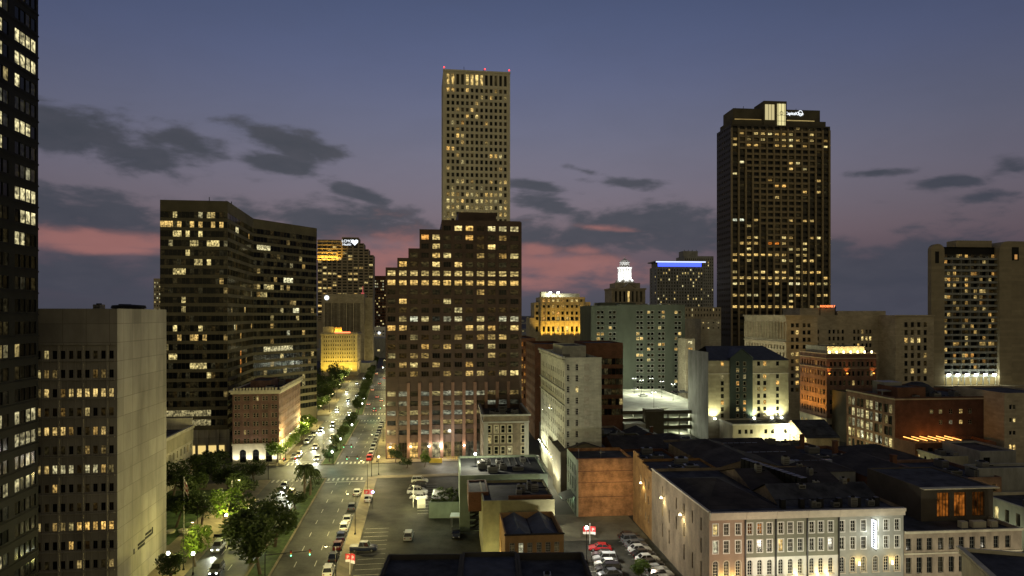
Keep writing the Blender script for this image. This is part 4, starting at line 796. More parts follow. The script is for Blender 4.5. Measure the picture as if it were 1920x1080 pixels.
# zoom columns (photo pixels) of the windows, wing by wing
wings = [(0, [(1341.5), (1362), (1384)], 1331, 1397), (1, [1406, 1424.5, 1443], 1397, 1454), (1, [1464, 1482, 1500.5], 1454, 1513), (1, [1522, 1539, 1557.5], 1513, 1572), (2, [1578.5, 1599, 1619, 1641.5, 1661.5, 1682], 1572, 1694)]
for wi, (mi, cxs, xa_, xb_) in enumerate(wings):
    a0, a1 = (0 if wi == 0 else HX(xa_)), HX(xb_); xs = [(HX(x)-a0-.42, HX(x)-a0+.42) for x in cxs]
    up = [(z(994)+.0, z(974)), (z(1027), z(1005))]; cells = {}
    if wi == 0: cells = {(0, 0): (.9, .6), (1, 0): (.95, .9)}
    if wi == 1: cells = {(0, 0): (.12, .1), (0, 1): (.3, .1)}
    if wi == 2: cells = {(1, 0): (.85, .45)}
    B.wall((a0, 0), (a1, 0), z(1037), T, spec(xs, up, lit(0, cells=cells, seed=wi, faint=.25), rec=.22, fw=.07, mull=(1, 2), mw=.05, surr=.16, wm=whitepaint), mi=mi)
    B.wall((a0, 0), (a1, 0), 0, z(1037), spec(xs, [(z(1070), z(1042))], lit(.1, seed=wi+5, faint=.4, bri=(.1, .3)), rec=.25, fw=.07, mull=(1, 4), mw=.05, arch=True, surr=0, wm=whitepaint), mi=4 if wi in (1, 2, 3) else mi)
    if wi: B.t.tube((a0, -.2, 1), (a0, -.2, T-1), .14, n=6, mi=1)
    B.t.box(a0+.02, -.5, T-1.15, a1-.02, -.003, T-.45, 0, True); B.t.box(a0+.02, -.75, T-.45, a1-.02, 0, T+.1, 0, True)
    for x in [xx_ for xx_ in xs]: B.t.box(a0+x[0]-.2, -.18, z(1070)-.2, a0+x[1]+.2, -.003, z(1070)-.02, 0)
    for x in xs:
        if wi in (0, 4): # arched surround
            cxx = a0+(x[0]+x[1])/2; rr_ = .42; zt = z(1042)-rr_
            B.t.box(cxx-.6, -.05, z(1070), cxx-.44, -.003, zt); B.t.box(cxx+.44, -.05, z(1070), cxx+.6, -.003, zt)
            for kk in range(8):
                t0_, t1_ = pi*kk/8, pi*(kk+1)/8
                B.t.poly([(cxx+.44*cos(t0_), -.05, zt+.44*sin(t0_)), (cxx+.6*cos(t0_), -.05, zt+.6*sin(t0_)), (cxx+.6*cos(t1_), -.05, zt+.6*sin(t1_)), (cxx+.44*cos(t1_), -.05, zt+.44*sin(t1_))])
B.trim = [mat('cornice_paint', (.55, .49, .38), scale=1, var=.1), blackp]
aR = HX(1694); L = sB-sA
lx = [(L-s_+0, L-s_+.45) for s_ in (4, 8.2, 12.5, 16.8, 21, 25.2)]; lx = sorted([(a, b) for a, b in lx if a > 0])
B.wall((0, L), (0, 0), 0, T, spec([(a, a+.55) for a, b in lx], [(11.2, 13.4), (7.4, 9.9), (3.2, 6)], lit(.05, seed=3), rec=.18, skip={(0, 1), (2, 2), (1, 4)}), mi=3)
B.t.box(-.12, 0, T-.1, .3, L, T+.18); B.wall((aR, 0), (aR, L), 0, T, mi=3); B.wall((aR, L), (0, L), 0, T, mi=3)
B.r.poly([(.0, 0, T-.6), (aR, 0, T-.6), (aR, L, T-.6), (0, L, T-.6)])
B.hip(1.2, 4, 13.5, L-6, T-.6, 2.6, rm=1); B.gable(14.5, 5, aR-1, 15, T-.6, 2.6, 'a', rm=0, wm=3); B.gable(14.5, 15.5, aR-1, L-1, T-.6, 2.4, 'a', rm=1, wm=3)
B.roofmats = [roofm, mat('brown_roof', (.055, .047, .04), rough=.9, scale=.2, var=.5, brick=(.8, .5, .02))]
for i in range(6): B.t.box(14+i*3.4, 3.2, T-.6, 14.8+i*3.4, 4, T+.9, 1)
# vertical white blade sign
m = MB(); a_ = HX(1634); m.box(a_-.12, -1.3, z(1024), a_+.12, -.15, z(972), bottom=True); m.build('blade_sign', lampWd, B.root)
m = MB(); rr = random.Random(2)
for kk in range(11): zz_ = z(1022)+kk*.39; m.box(a_-.14, -1.05+rr.uniform(-.1, .1), zz_, a_-.125, -.6, zz_+.24)
m.tube((a_, 0, z(972)+.1), (a_, -1.4, z(972)+.25), .06, n=5); m.tube((a_, 0, z(1024)-.1), (a_, -1.4, z(1024)-.25), .06, n=5); m.build('sign_bracket', blackp, B.root)
light('POINT', B.world(a_+.9, -1.2, z(998)+1.6), 90, (.93, 1, .95), .3); light('POINT', B.world(a_+.9, -1.2, z(998)-1.6), 90, (.93, 1, .95), .3); light('POINT', B.world(a_-1.0, -1.2, z(998)), 70, (.93, 1, .95), .3)
for px in (1352, 1373, 1531, 1549, 1491, 1609, 1671):
    m = MB(); a_ = HX(px); zl = z(1072) if px < 1580 else z(1054); m.tube((a_, -.02, zl), (a_, -.35, zl), .05, mi=1, n=5); m.box(a_-.12, -.45, zl-.25, a_+.12, -.25, zl+.3); m.build('wall_sconce', [lampY, blackp], B.root)
    light('POINT', B.world(a_, -.7, zl+.5), 60, (1, .68, .2), .12)
light('SPOT', B.world(HX(1440), -7, 5), 420, (.85, 1, .8), .3, aim=B.world(HX(1450), 0, 5), cone=100); light('SPOT', B.world(HX(1500), -7, 5), 420, (.85, 1, .8), .3, aim=B.world(HX(1500), 0, 5), cone=100)
light('SPOT', B.world(HX(1370), -14, 5), 5200, (1, .78, .58), .6, aim=B.world(HX(1370), 0, 9), cone=90); light('SPOT', B.world(HX(1500), -14, 5), 5200, (1, .90, .70), .6, aim=B.world(HX(1500), 0, 10), cone=110); light('SPOT', B.world(HX(1640), -14, 5), 3800, (1, .97, .78), .6, aim=B.world(HX(1640), 0, 10), cone=100)
B.units(2, 2, aR-2, 4.5, T-.6, 5, seed=3, size=(.7, 1.3)); B.units(15, 4, aR-1, L-1, T+1.2, 7, seed=13, size=(.6, 1.4))
pa_ = Vector(B.local(*XY(1508, 128))+(0,)); pb_ = Vector(B.local(*XY(1392, 146))+(0,)); dd_ = (pb_-pa_); n_ = 12; nv_ = Vector((dd_.y, -dd_.x, 0)).normalized()
for i in range(n_):
    c0 = pa_+dd_*(i/n_); c1 = pa_+dd_*((i+.8)/n_); m = MB(); o_ = nv_*.7
    for q0_, q1_ in ((c0-o_, c1-o_), (c1-o_, c1+o_), (c1+o_, c0+o_), (c0+o_, c0-o_)): m.poly([(q0_.x, q0_.y, T-.6), (q1_.x, q1_.y, T-.6), (q1_.x, q1_.y, T+2.1), (q0_.x, q0_.y, T+2.1)], 1)
    m.poly([((c0-o_).x, (c0-o_).y, T+2.1), ((c1-o_).x, (c1-o_).y, T+2.1), ((c1+o_).x, (c1+o_).y, T+2.1), ((c0+o_).x, (c0+o_).y, T+2.1)], 0)
    m.build('skylight', [mat('skylight_panel', (.24, .27, .36), rough=.35, var=.1), darkmet], B.root)
HB = B; B.done()
B.b = None
def wall_lamp(Bx, px, py):   # on the long wall, shining down
    s_ = onwall(px); wx, wy, _ = S2(s_, 42.7); zz_ = gz(py, wy); a, b0 = Bx.local(wx, wy)
    m = MB(); m.tube((a, b0, zz_+.5), (a-.7, b0, zz_+.6), .05, mi=1, n=5); m.lathe((a-.7, b0, zz_+.2), [(0, -.05), (.3, 0), (.18, .3), (0, .45)], 8); m.build('wall_lamp', [lampY, blackp], Bx.root)
    light('SPOT', Bx.world(a-.75, b0, zz_+.1), 520, (1, .88, .45), .15, aim=Bx.world(a-.1, b0, zz_-5), cone=120, blend=.6); light('POINT', Bx.world(a-.7, b0, zz_-.1), 60, (1, .9, .55), .15)
wall_lamp(WH, 1207, 908); wall_lamp(HB, 1246, 936); wall_lamp(HB, 1282, 968)
# rooftops filling the block behind the hotel
rr = random.Random(11)
rooflist = []
sp_ = [(-1, 149, 14, 15, 12.6, 'f'), (14, 148, 16, 14, 13.5, 'g'), (31, 146, 15, 17, 12.8, 'h'), (47, 143, 15, 17, 12.2, 'g'), (63, 141, 14, 19, 12.0, 'f'),
       (-16, 177, 13, 14, 12, 'g'), (-2, 166, 15, 16, 11.5, 'f'), (14, 164, 14, 16, 13.4, 'h'), (29, 164, 16, 17, 11.2, 'g'), (46, 163, 13, 17, 11.8, 'f'), (60, 163, 15, 17, 11.4, 'h'),
       (-15, 193, 14, 15, 10.6, 'f'), (0, 184, 15, 17, 11, 'g'), (16, 183, 13, 16, 10.6, 'f'), (30, 183, 15, 16, 10, 'g'), (46, 182, 14, 15, 10.2, 'f'),
       (-14, 210, 15, 17, 9.5, 'g'), (2, 203, 14, 16, 9.2, 'f'), (17, 201, 14, 16, 8.6, 'h'), (-2, 221, 15, 17, 8.6, 'f'), (-13, 229, 10, 14, 9.6, 'f'), (14, 219, 12, 15, 7, 'g')]
rk = {'f': 'flat roofed', 'g': 'gable roofed', 'h': 'hip roofed'}
looks = ['with vents along its parapet', 'with a rust coloured end wall', 'with a skylight strip', 'with a tall chimney', 'with low plant boxes', 'with patched grey roofing']
walls = [darkbrick, greybrick, conc_grey, darkbrick, redbrick, olive]
cntk = {}
for i, (t, s, w, dpt, h, k) in enumerate(sp_):
    t += 45; p = S2(s, t); key = (k, i % 6); cntk[key] = cntk.get(key, 0)+1
    rown = 'just behind the stepped warehouse' if s < 155 else ('in the middle of the dark block' if s < 178 else ('toward the parking deck side' if s < 198 else 'nearest the floodlit hotel podium'))
    colw = 'at the block\'s west edge' if t < 40 else ('west of the middle' if t < 58 else ('east of the middle' if t < 75 else 'along the east street'))
    rwi = 0 if i < 5 else 1 if i < 11 else 2 if i < 16 else 3
    members = sorted(q[1] for j, q in enumerate(sp_) if (0 if j < 5 else 1 if j < 11 else 2 if j < 16 else 3) == rwi) if False else None
    pos = sorted([j for j in range(len(sp_)) if (0 if j < 5 else 1 if j < 11 else 2 if j < 16 else 3) == rwi], key=lambda j: sp_[j][0]).index(i)
    B = Bld('low_rowhouse', f'{rk[k]} dark house, {ORD[pos]} from the left in the {("nearest", "second", "third", "farthest")[rwi]} row behind the hotel roofs', 'low building', 0, 0, TH2, [walls[i % 6]], xy=p[:2], group='dark low buildings packed behind the long hotel')
    pk = 0 if k == 'f' else .2
    sp1 = spec(cols(w, max(2, int(w/3.4)), .3), [(h-3.2, h-1.6)], lit(.05, seed=i, tone=(0, .6)), rec=.2)
    B.roofmats = [roofm if i % 3 else roofg, MATS['brown_roof'], metalroof]
    B.block(0, 0, w, dpt, 0, h, front=sp1, right=spec(cols(dpt, 4, .3), [(h-3.2, h-1.6)], lit(.06, seed=i+9, tone=(0, .6)), rec=.2) if t > 95 else None, par=.7 if k == 'f' else .1)
    if k == 'g': B.gable(0, 0, w, dpt, h, 2.3, 'b' if i % 2 else 'a', rm=1)
    if k == 'h': B.hip(0, 0, w, dpt, h, 2.4, rm=1)
    if k == 'f': B.units(0, 0, w, dpt, h-.7, 4, seed=i); 
    if i % 6 == 3:
        m = MB(); m.box(w*.7, dpt*.4, h-.5, w*.7+1, dpt*.4+1.2, h+3); m.box(w*.7-.1, dpt*.4-.1, h+3, w*.7+1.1, dpt*.4+1.3, h+3.2); m.build('chimney', darkbrick, B.root)
    if i % 6 == 2:
        m = MB()
        for q in range(6): m.box(2+q*1.8, dpt*.3, h-.5, 3.5+q*1.8, dpt*.3+1.1, h+(.4 if k == 'f' else 1.5))
        m.build('skylight', mat('skylight_panel', (.18, .2, .26), rough=.35, var=.1), B.root)
    B.done()
# parapeted terrace building right of the hotel
p = HB.world(HB.a_at(1695)+.02, 0)
B = Bld('roof_terrace_building', 'pale three storey building with a roof terrace, penthouse glowing orange behind planters', 'building', 0, 0, TH2, [mat('worn_stucco', (.30, .25, .18), scale=.5, var=.35, streak=.4), mat('penthouse_board', (.10, .085, .065), var=.2)], xy=p[:2])
aE = B.a_at(1916); z = lambda y: gz(y, 119); T = z(986)
xs = [(B.a_at(x)-.5, B.a_at(x)+.5) for x in (1704, 1724, 1743, 1764, 1784, 1803, 1823, 1843, 1868, 1890)]
B.block(0, 0, aE, 24, 0, T, front=spec(xs, [(z(1021), z(999)), (z(1063), z(1034))], lit(.03, seed=2, faint=.1), rec=.3, fw=.06, mull=(1, 2), mw=.04, wm=mat('old_frame', (.2, .2, .17))), par=.6)
B.t.box(0, -.4, T-.3, aE, -.002, T+.1, 0, True); B.t.box(0, -.15, z(1027)-.1, aE, -.002, z(1027)+.15); B.trim = [cream]
for x_ in (6, 14, 22): light('POINT', B.world(x_, -8, 5), 900, (1, .9, .7), .4)  # fill lights added before the dark facade, no fixtures here
b1 = 7.0; c0_, c1_ = B.a_at(1727, b1), B.a_at(1862, b1); z2 = gz(914, B.world(10, b1)[1])
wx = [(B.a_at(x0, b1)-c0_, B.a_at(x1, b1)-c0_) for x0, x1 in ((1757, 1780), (1789, 1811), (1823, 1846))]
B.block(c0_, b1, c1_, 23, T-.6, z2, front=spec(wx, [(T+.1, z2-1.0)], lit(0, cells={(0, 0): (.26, .0), (0, 1): (.28, .0), (0, 2): (.08, .0)}), rec=.3, fw=.08, mull=(3, 0), mw=.12), mi=1, par=.2)
B.t.box(c0_-.3, b1-1.2, z2-.15, c1_+.3, b1, z2+.05, 0, True)
m = MB()
for x0, x1 in ((1800, 1812), (1822, 1846), (1856, 1868)): m.box(B.a_at(x0, 3), 2.6, T-.6, B.a_at(x1, 3), 3.6, T+.5)
m.build('planter', cream, B.root); TB = B; B.done()
B = Bld('pale_corner_building', 'pale stucco corner building with dark roof, partly cut off at the lower right', 'building', 1803, 97, -atan(357/F), [cream], xy=XY(1803, 97))
z0_ = gz(1026, 97); B.block(0, -40, 40, 0, 0, z0_, par=.5); B.t.box(-.35, -40, z0_-.9, 0, .1, z0_-.5, 0, True); B.t.box(-.6, -40, z0_-.2, 0, .2, z0_+.15, 0, True); B.trim = [cream]; B.roofmats = [roofm]
m = MB()
m.box(-.12, -7.4, z0_-5.4, -.02, -6.0, z0_-3.0); m.build('wall_vent', stone, B.root); B.units(8, -34, 34, -6, z0_-.5, 5, seed=3); B.done()
# foreground roof at the bottom centre
B = Bld('nearest_flat_roof_building', 'dark flat roofed building along the bottom edge, divided by low parapets', 'building', 0, 0, .03, [mat('dark_parapet', (.05, .045, .04))], xy=(XY(728, 102.5)[0]+20*sin(.03), 102.5-20*cos(.03)))
e = B.a_at(1092, 20); x1_, x2_, x3_ = e*.38, e*.66, e
B.roofmats = [roofm, mat('blue_grey_roof', (.06, .065, .075), rough=.7, scale=.3, var=.5)]
B.block(0, -6, x1_, 20, 0, 12, par=.7, rm=0); B.block(x1_+.01, -6, x2_, 20.4, 0, 12.1, par=.6, rm=1); B.block(x2_+.01, -6, x3_, 19.6, 0, 12.2, par=1.0, rm=0)
B.units(2, 4, x1_-2, 18, 11.3, 2, seed=4, size=(.8, 1.6)); B.units(x2_+1, 4, x3_-3, 17, 11.2, 3, seed=8, size=(.8, 1.8)); B.done()
# twin barrel gable roof building
B = Bld('twin_gable_building', 'small tan building with six tall windows under two grey gabled metal roofs', 'building', 947, 119, TH2, [tanwall, whitepaint])
a1 = B.a_at(1057); T = 9.6; z = lambda y: gz(y, 119)
xs = [(B.a_at(x)-.45, B.a_at(x)+.45) for x in (960.5, 977, 993.5, 1011, 1027.5, 1044)]
B.block(0, 0, a1, 13.5, 0, T, front=spec(xs, [(z(1038), z(1019)), (1.0, 2.9)], lit(0, cells={(0, 1): (.5, .9)}, seed=3, faint=.3), rec=.2, fw=.08, mull=(2, 3), mw=.05, wm=whitepaint, arch=False), left=spec([(4, 5)], [(4, 6)], lit(0), rec=.2), par=1.2, pw=.25)
B.roofmats = [roofm, metalroof]; hw = a1/2
B.hip(.4, 1.0, hw-.1, 12.7, T-1.1, 1.5, rm=1, ov=0) if False else None
for q0, q1 in ((.4, hw-.15), (hw+.15, a1-.4)):
    c_ = (q0+q1)/2; zr = T-1.15; hh_ = 1.35
    B.r.poly([(q0, .9, zr), (c_, 3.2, zr+hh_), (c_, 13, zr+hh_), (q0, 13, zr)], 1); B.r.poly([(q1, .9, zr), (q1, 13, zr), (c_, 13, zr+hh_), (c_, 3.2, zr+hh_)], 1); B.r.poly([(q0, .9, zr), (q1, .9, zr), (c_, 3.2, zr+hh_)], 1)
B.t.box(-.15, -.15, T-.15, a1+.15, .1, T+.12); B.trim = [mat('dark_coping', (.05, .045, .04))]; B.done()
B = Bld('yellow_side_building', 'low building with a yellow lit side wall and dark tarred roof behind the twin gables', 'building', 905, 133, TH2, [mat('yellow_render', (.30, .28, .15), scale=.4, var=.25), darkbrick])
a1 = B.a_at(1040); B.block(0, 0, a1, 16.5, 0, 11.7, par=.5); B.block(-2.6, 6, 1.5, 16.4, 8, 11.9, par=.3, mi=1); B.w.box(a1-9, 1.5, 11.2, a1-.4, 2.0, 12.2, 1); B.roofmats = [roofm]; B.units(6, 2, a1-1, 12, 11.2, 5, seed=5, size=(.8, 2)); B.done()
light('SPOT', B.world(2.0, -5, 1.5), 800, (1, .95, .45), .3, aim=B.world(2, 0, 4), cone=120)
B = Bld('pale_green_walled_building', 'long low building with pale green wall, fire stair and grey gravel roof', 'building', 862, 151, TH2, [palegreen, palegreen])
a1 = B.a_at(1027); B.block(0, 0, a1, 21, 0, 12.4, par=.5); B.roofmats = [roofg]; B.units(3, 3, a1-2, 19, 11.9, 9, seed=21, size=(.9, 2.6))
m = MB()
for i in range(9):
    zz_ = 1+i*1.2; m.box(2.2, -2.4, zz_, 4.8, -.1, zz_+.08, bottom=True)
    m.tube((2.2, -2.4, zz_), (2.2, -2.4, zz_+1.2), .05, n=4); m.tube((4.8, -2.4, zz_), (4.8, -2.4, zz_+1.2), .05, n=4); m.tube((2.2, -2.4, zz_+.9), (4.8, -2.4, zz_+.9), .04, n=4)
    m.poly([(2.3, -2.3+(.0 if i % 2 else 1.6), zz_), (3.1, -2.3+(.0 if i % 2 else 1.6), zz_), (4.7, -1.5, zz_+1.2), (3.9, -1.5, zz_+1.2)])
m.build('fire_stair', darkmet, B.root)
for i in range(5): B.t.box(a1-9+i*1.6, 12, 11.92, a1-8.8+i*1.6, 20, 12.02)
B.trim = [steel]; B.done()
# ---------------------------------------------------------------- right side
B = Bld('black_striped_skyscraper', 'huge dark bronze skyscraper with vertical piers, lit glass crown and white bank sign', 'skyscraper', 1370, 460, TH2, [mat('bronze_spandrel', (.05, .042, .028), rough=.5, var=.15), darkmet, olive])
D = B.b_at(1344.5, 0); aR = B.a_at(1556.5); z = lambda y: gz(y, 460)
ys = [238+10.87*k for k in range(37)]; zs = [(z(y)-.85, z(y)+.85) for y in ys]
pr_ = {}
for y, p_ in ((245, .5), (256, .5), (271, .3), (445, .35), (456, .45), (467, .3), (478, .5), (489, .25), (509, .4), (520, .85), (531, .5), (552, .55), (573, .75), (584, .2), (595, .15), (413, .3)):
    pr_[min(range(37), key=lambda k: abs(ys[k]-y))] = p_
cl = {}
rk_ = lambda y: min(range(37), key=lambda k: abs(ys[k]-y))
for y, cc, b_, t_ in ((245, (6, 7), .9, .4), (254, (6, 7), .7, .4), (276, (6, 7), .6, .4), (306, (1,), .9, .8), (349, (6, 7), 1, .3), (413, (0, 1), .9, 1), (456, (1, 2, 3), .9, .45), (456, (5, 6), 1, .0), (478, (1, 2, 3, 4, 5, 6, 7), .9, .45), (489, (10, 11), .8, .5), (509, (10, 11, 12), .9, .4), (520, tuple(range(8)), .95, .5), (531, (8, 9), 1, .8), (573, tuple(range(9)), .9, .45), (552, (12, 13), .8, .5)):
    for c in cc: cl[(rk_(y), c)] = (b_, t_)
sf = spec(cols(aR, 14, .66, .6, .6), zs, lit(.055, rows=pr_, cells=cl, seed=99, tone=(.35, .75), bri=(.3, 1)), rec=1.0)
B.block(0, 0, aR, 24, 0, z(238)+2, front=sf, left=spec(cols(24, 8, .45), zs, lit(.03, rows={rk_(520): .2}, seed=98, bri=(.1, .5)), rec=.8), par=.8)
for i in range(15): x = .6+(aR-1.2)*i/14; B.t.box(x-.55, -.8, 20, x+.55, -.002, z(240)); 
for k, y in enumerate(ys[:-1]):     # lighter spandrels form the wedge in the middle of the front
    half = max(0.9, 6.2-k*.22); lo_, hi_ = max(0, int(round(7-half))), min(14, int(round(7+half)))
    if k < 27: B.t.box(.6+(aR-1.2)*lo_/14, -.35, z(y)-2.9, .6+(aR-1.2)*hi_/14, -.003, z(y)-1.5)
B.block(1.8, 2, aR-2, 22.5, z(238)+1.9, z(222), front=spec(cols(aR-3.8, 14, .7), [(z(233), z(229))], lit(.5, seed=5, tone=(.4, .6)), rec=.4), par=.6, mi=2)
B.block(3.5, 4, aR-5, 21, z(222)-.6, z(199), front=spec([(1, 20), (36, 58)], [(z(220.5), z(218.5))], lit(.6, seed=5, tone=(.5, .7), cells={(0, 1): (.8, .6), (0, 0): (.5, .5)}), rec=.3), par=.6, mi=2)
c0_, c1_ = B.a_at(1456), B.a_at(1476.5); B.block(c0_-8.5, 1, c1_, 16, z(238)+1.9, z(186), par=.6, mi=2)
m = MB()
g0, g1 = B.a_at(1458), B.a_at(1474)
m.box(g0, .7, z(234), g1, .98, z(191)); m.build('lit_crown_glass', mat('crown_glow', (1, 1, 1), emit=(1, .88, .42), es=.85), B.root)
m = MB(); m.box(c0_-7.6, .7, z(222), c0_-1.2, .98, z(193)); m.build('lit_crown_glass', mat('crown_glow2', (1, 1, 1), emit=(1, .85, .42), es=.6), B.root)
m = MB(); gw = g1-g0; zc = z(209)
for f in (0, .12, .5, .88, 1): m.box(g0+gw*f-.1, .5, z(234), g0+gw*f+.1, .7, z(191))
for y in (191, 213, 224, 234): m.box(g0, .5, z(y)-.1, g1, .7, z(y)+.1)
for f in (.33, .66): m.box(c0_-7.6+6.4*f, .5, z(222), c0_-7.4+6.4*f, .7, z(193))
for i in range(16):
    t0_, t1_ = 2*pi*i/16, 2*pi*(i+1)/16
    m.poly([(g0+gw/2+.9*cos(t0_), .48, zc+.9*sin(t0_)), (g0+gw/2+1.25*cos(t0_), .48, zc+1.25*sin(t0_)), (g0+gw/2+1.25*cos(t1_), .48, zc+1.25*sin(t1_)), (g0+gw/2+.9*cos(t1_), .48, zc+.9*sin(t1_))])
    if i % 4 == 0: m.box(g0+gw/2+1.25*cos(t0_)-.05, .46, min(zc, zc+3*sin(t0_)), g0+gw/2+1.25*cos(t0_)+.05, .5, max(zc, zc+3*sin(t0_))+.05)
m.build('crown_mullions', bronze, B.root)
text(B, 'CapitalOne', 2.9, B.root, (B.a_at(1494), 3.7, z(209)), (pi/2, 0, 0), lampWd, .1)
m = MB()
for i in range(18):
    t0_, t1_ = 2*pi*i/18, 2*pi*(i+1)/18; X0 = B.a_at(1506)
    m.poly([(X0+1.3*cos(t0_), 3.6, z(205.5)+1.6*sin(t0_)), (X0+1.6*cos(t0_), 3.6, z(205.5)+2*sin(t0_)), (X0+1.6*cos(t1_), 3.6, z(205.5)+2*sin(t1_)), (X0+1.3*cos(t1_), 3.6, z(205.5)+1.6*sin(t1_))])
m.build('swoosh_logo', lampWd, B.root)
for x, y, h, l in ((g0+gw/2, 8, z(186), 1), (B.a_at(1408), 12, z(199), 0), (B.a_at(1512), 14, z(199), 0), (B.a_at(1398), 16, z(199), 0)):
    m = MB(); m.tube((x, y, h-.6), (x, y, h+(1 if l else 4)), .16, mi=1)
    if l: m.lathe((x, y, h+.8), [(0, 0), (.4, .2), (.45, .6), (0, 1)], 8)
    m.build('beacon' if l else 'antenna', [lampR, darkmet], B.root)
B.trim = [mat('bronze_pier', (.27, .21, .12), rough=.6, var=.15)]; B.done()
# stone beaux arts hotel with light court
B = Bld('stone_grand_hotel', 'pale stone grand hotel with a columned upper loggia and recessed light court', 'hotel', 1474, 300, TH2, [stone, stone])
z = lambda y: gz(y, 300); D = B.b_at(1396, 0); T = z(591)
a1, a2, a3 = B.a_at(1533), B.a_at(1679, 0), B.a_at(1751)
zl = [(z(637), z(606))]+[(z(y)-.9, z(y)+.9) for y in (652, 665.5, 679, 692.5, 706, 719.5, 733)]
B.wall((0, D), (0, 0), 0, T, spec(cols(D, 14, .5, 1.5, 1), zl, lit(.03, seed=3), rec=.8, arch=False))
zf = [(z(y)-.9, z(y)+.9) for y in (610, 623.5, 637, 650.5, 664, 677.5, 691, 704.5, 718, 731)]
B.wall((0, 0), (a1, 0), 0, T, spec([(B.a_at(x)-.75, B.a_at(x)+.75) for x in (1486, 1495, 1508, 1517)], zf, lit(.1, seed=4, tone=(.3, .6), cells={(4, 1): (1, .5), (6, 1): (.9, .5)}), rec=.4))
B.wall((a1, 0), (a1, 12), 0, T); B.wall((a1, 12), (a2, 12), 0, T, spec([(q, q+1.1) for q in (2, 4, 6.4, 12, 14, 16.2, 18.4, 24, 26, 28, 30, 31.8)], zf[1:], lit(.1, seed=5, tone=(.3, .6), cells={(0, 0): (1, .5), (1, 11): (1, .6), (1, 10): (1, .6), (1, 9): (.9, .6), (4, 9): (1, .6), (4, 10): (1, .6)}), rec=.4), mi=0)
B.wall((a2, 12), (a2, 0), 0, T)
z4 = [(z(y)-1.1, z(y)+1.1) for y in (609, 624, 639, 653.5, 668, 683, 697.5, 712)]
B.wall((a2, 0), (a3, 0), 0, T, spec([(B.a_at(x)-a2-.8, B.a_at(x)-a2+.8) for x in (1699, 1711, 1723, 1735)], z4, lit(.08, seed=6, cells={(2, 0): (.6, .4), (2, 1): (1, .6), (2, 2): (1, .6), (6, 1): (.9, .5)}, tone=(.3, .6)), rec=.4))
B.wall((a3, 0), (a3, 40), 0, T); B.wall((a3, 40), (0, 40), 0, T)
for q in ((0, 0, a1, D), (a1, 12, a2, D), (a2, 0, a3, D)): B.r.poly([(q[0], q[1], T-.8), (q[2], q[1], T-.8), (q[2], q[3], T-.8), (q[0], q[3], T-.8)])
B.t.box(-.9, -.5, T-.6, 0, D, T+.1, 0, True); B.t.box(-.6, -.3, z(643), 0, D, z(641), 0, True); B.t.box(0, -.5, T-.6, a1+.3, 0, T+.1, 0, True); B.t.box(0, -.3, z(643), a1, -.002, z(641.5)); m = MB(); m.box(a2-.3, -.5, T-.5, a3+.3, 0, T+.1, 0, True); m.build('wing_cornice', stone, B.root)
for i in range(15): b0 = 1.2+(D-2.4)*i/14; B.t.tube((-.35, b0, z(637)), (-.35, b0, z(603)), .3, n=6)
B.trim = [stone]
B.block(B.a_at(1530), 14, B.a_at(1600), 30, T-.8, gz(578, 320), par=.3); B.block(B.a_at(1604), 14, B.a_at(1698), 30, T-.8, gz(583, 320), par=.3)
m = MB(); x0_ = B.a_at(1570); m.box(x0_-1, 12.6, T, x0_-.7, 12.9, gz(572, 312)); m.box(x0_+6.4, 12.6, T, x0_+6.7, 12.9, gz(572, 312)); m.box(x0_-1, 12.5, gz(577, 312)-.1, x0_+7, 12.8, gz(577, 312)+.15); m.build('sign_frame', darkmet, B.root)
text(B, 'ROOSEVELT', 1.35, B.root, (x0_+2.7, 12.4, gz(576, 312)), (pi/2, 0, 0), mat('neon_sign_orange', (1, 1, 1), emit=(1, .22, .06), es=3), .08)
B.done()
for i in range(5): light('SPOT', B.world(-10, 3+i*9, 6), 6500, (1, .85, .5), .5, aim=B.world(0, 3+i*9, 24), cone=100)
# floodlit gabled hotel with podium
B = Bld('gabled_hotel', 'cream hotel with a dark green central bay under a slate gable, floodlit from its podium', 'hotel', 1328, 255, TH2, [mat('cream_panel', (.40, .37, .26), scale=.3, var=.2, brick=(3, .9, .03, 0), mortar=.85), mat('dark_green_panel', (.035, .05, .045)), conc_grey])
z = lambda y: gz(y, 256); D = B.b_at(1290, 0); a1, a2, a3 = B.a_at(1368), B.a_at(1410), B.a_at(1478.5); T = z(676)
zs = [(z(y)-.8, z(y)+.8) for y in (682, 706, 718.5, 730, 742.5, 754.5, 767, 779)]
def sx_(p, o): return [(B.a_at(x)-o-.6, B.a_at(x)-o+.6) for x in p]
B.wall((0, 0), (a1, 0), 0, T, spec(sx_([1354.5], 0), zs, lit(.1, seed=3, cells={(0, 0): (1, .3), (5, 0): (.8, .3)}), rec=.2))
B.wall((a1, -.6), (a2, -.6), 0, T+1, spec(sx_([1382, 1395], a1), [(z(y)-.8, z(y)+.8) for y in (682, 694, 706, 718.5, 730, 742.5, 754.5, 767, 779)], lit(.15, seed=7, cells={(3, 0): (1, .25), (6, 1): (1, .25), (7, 1): (.9, .3)}), rec=.2, fw=.12, wm=cream), mi=1); B.wall((a1, 0), (a1, -.6), 0, T+1, mi=1); B.wall((a2, -.6), (a2, 0), 0, T+1, mi=1)
B.wall((a2, 0), (a3, 0), 0, T, spec(sx_([1422.5, 1434, 1458], a2), zs, lit(.1, seed=5, cells={(0, 1): (1, .3), (1, 1): (1, .35), (2, 2): (.9, .3), (3, 1): (.6, .4), (5, 1): (.7, .3)}), rec=.2))
B.wall((0, D), (0, 0), 0, T+3.2, mi=2); B.wall((a3, 0), (a3, D), 0, T); B.wall((a3, D), (0, D), 0, T)
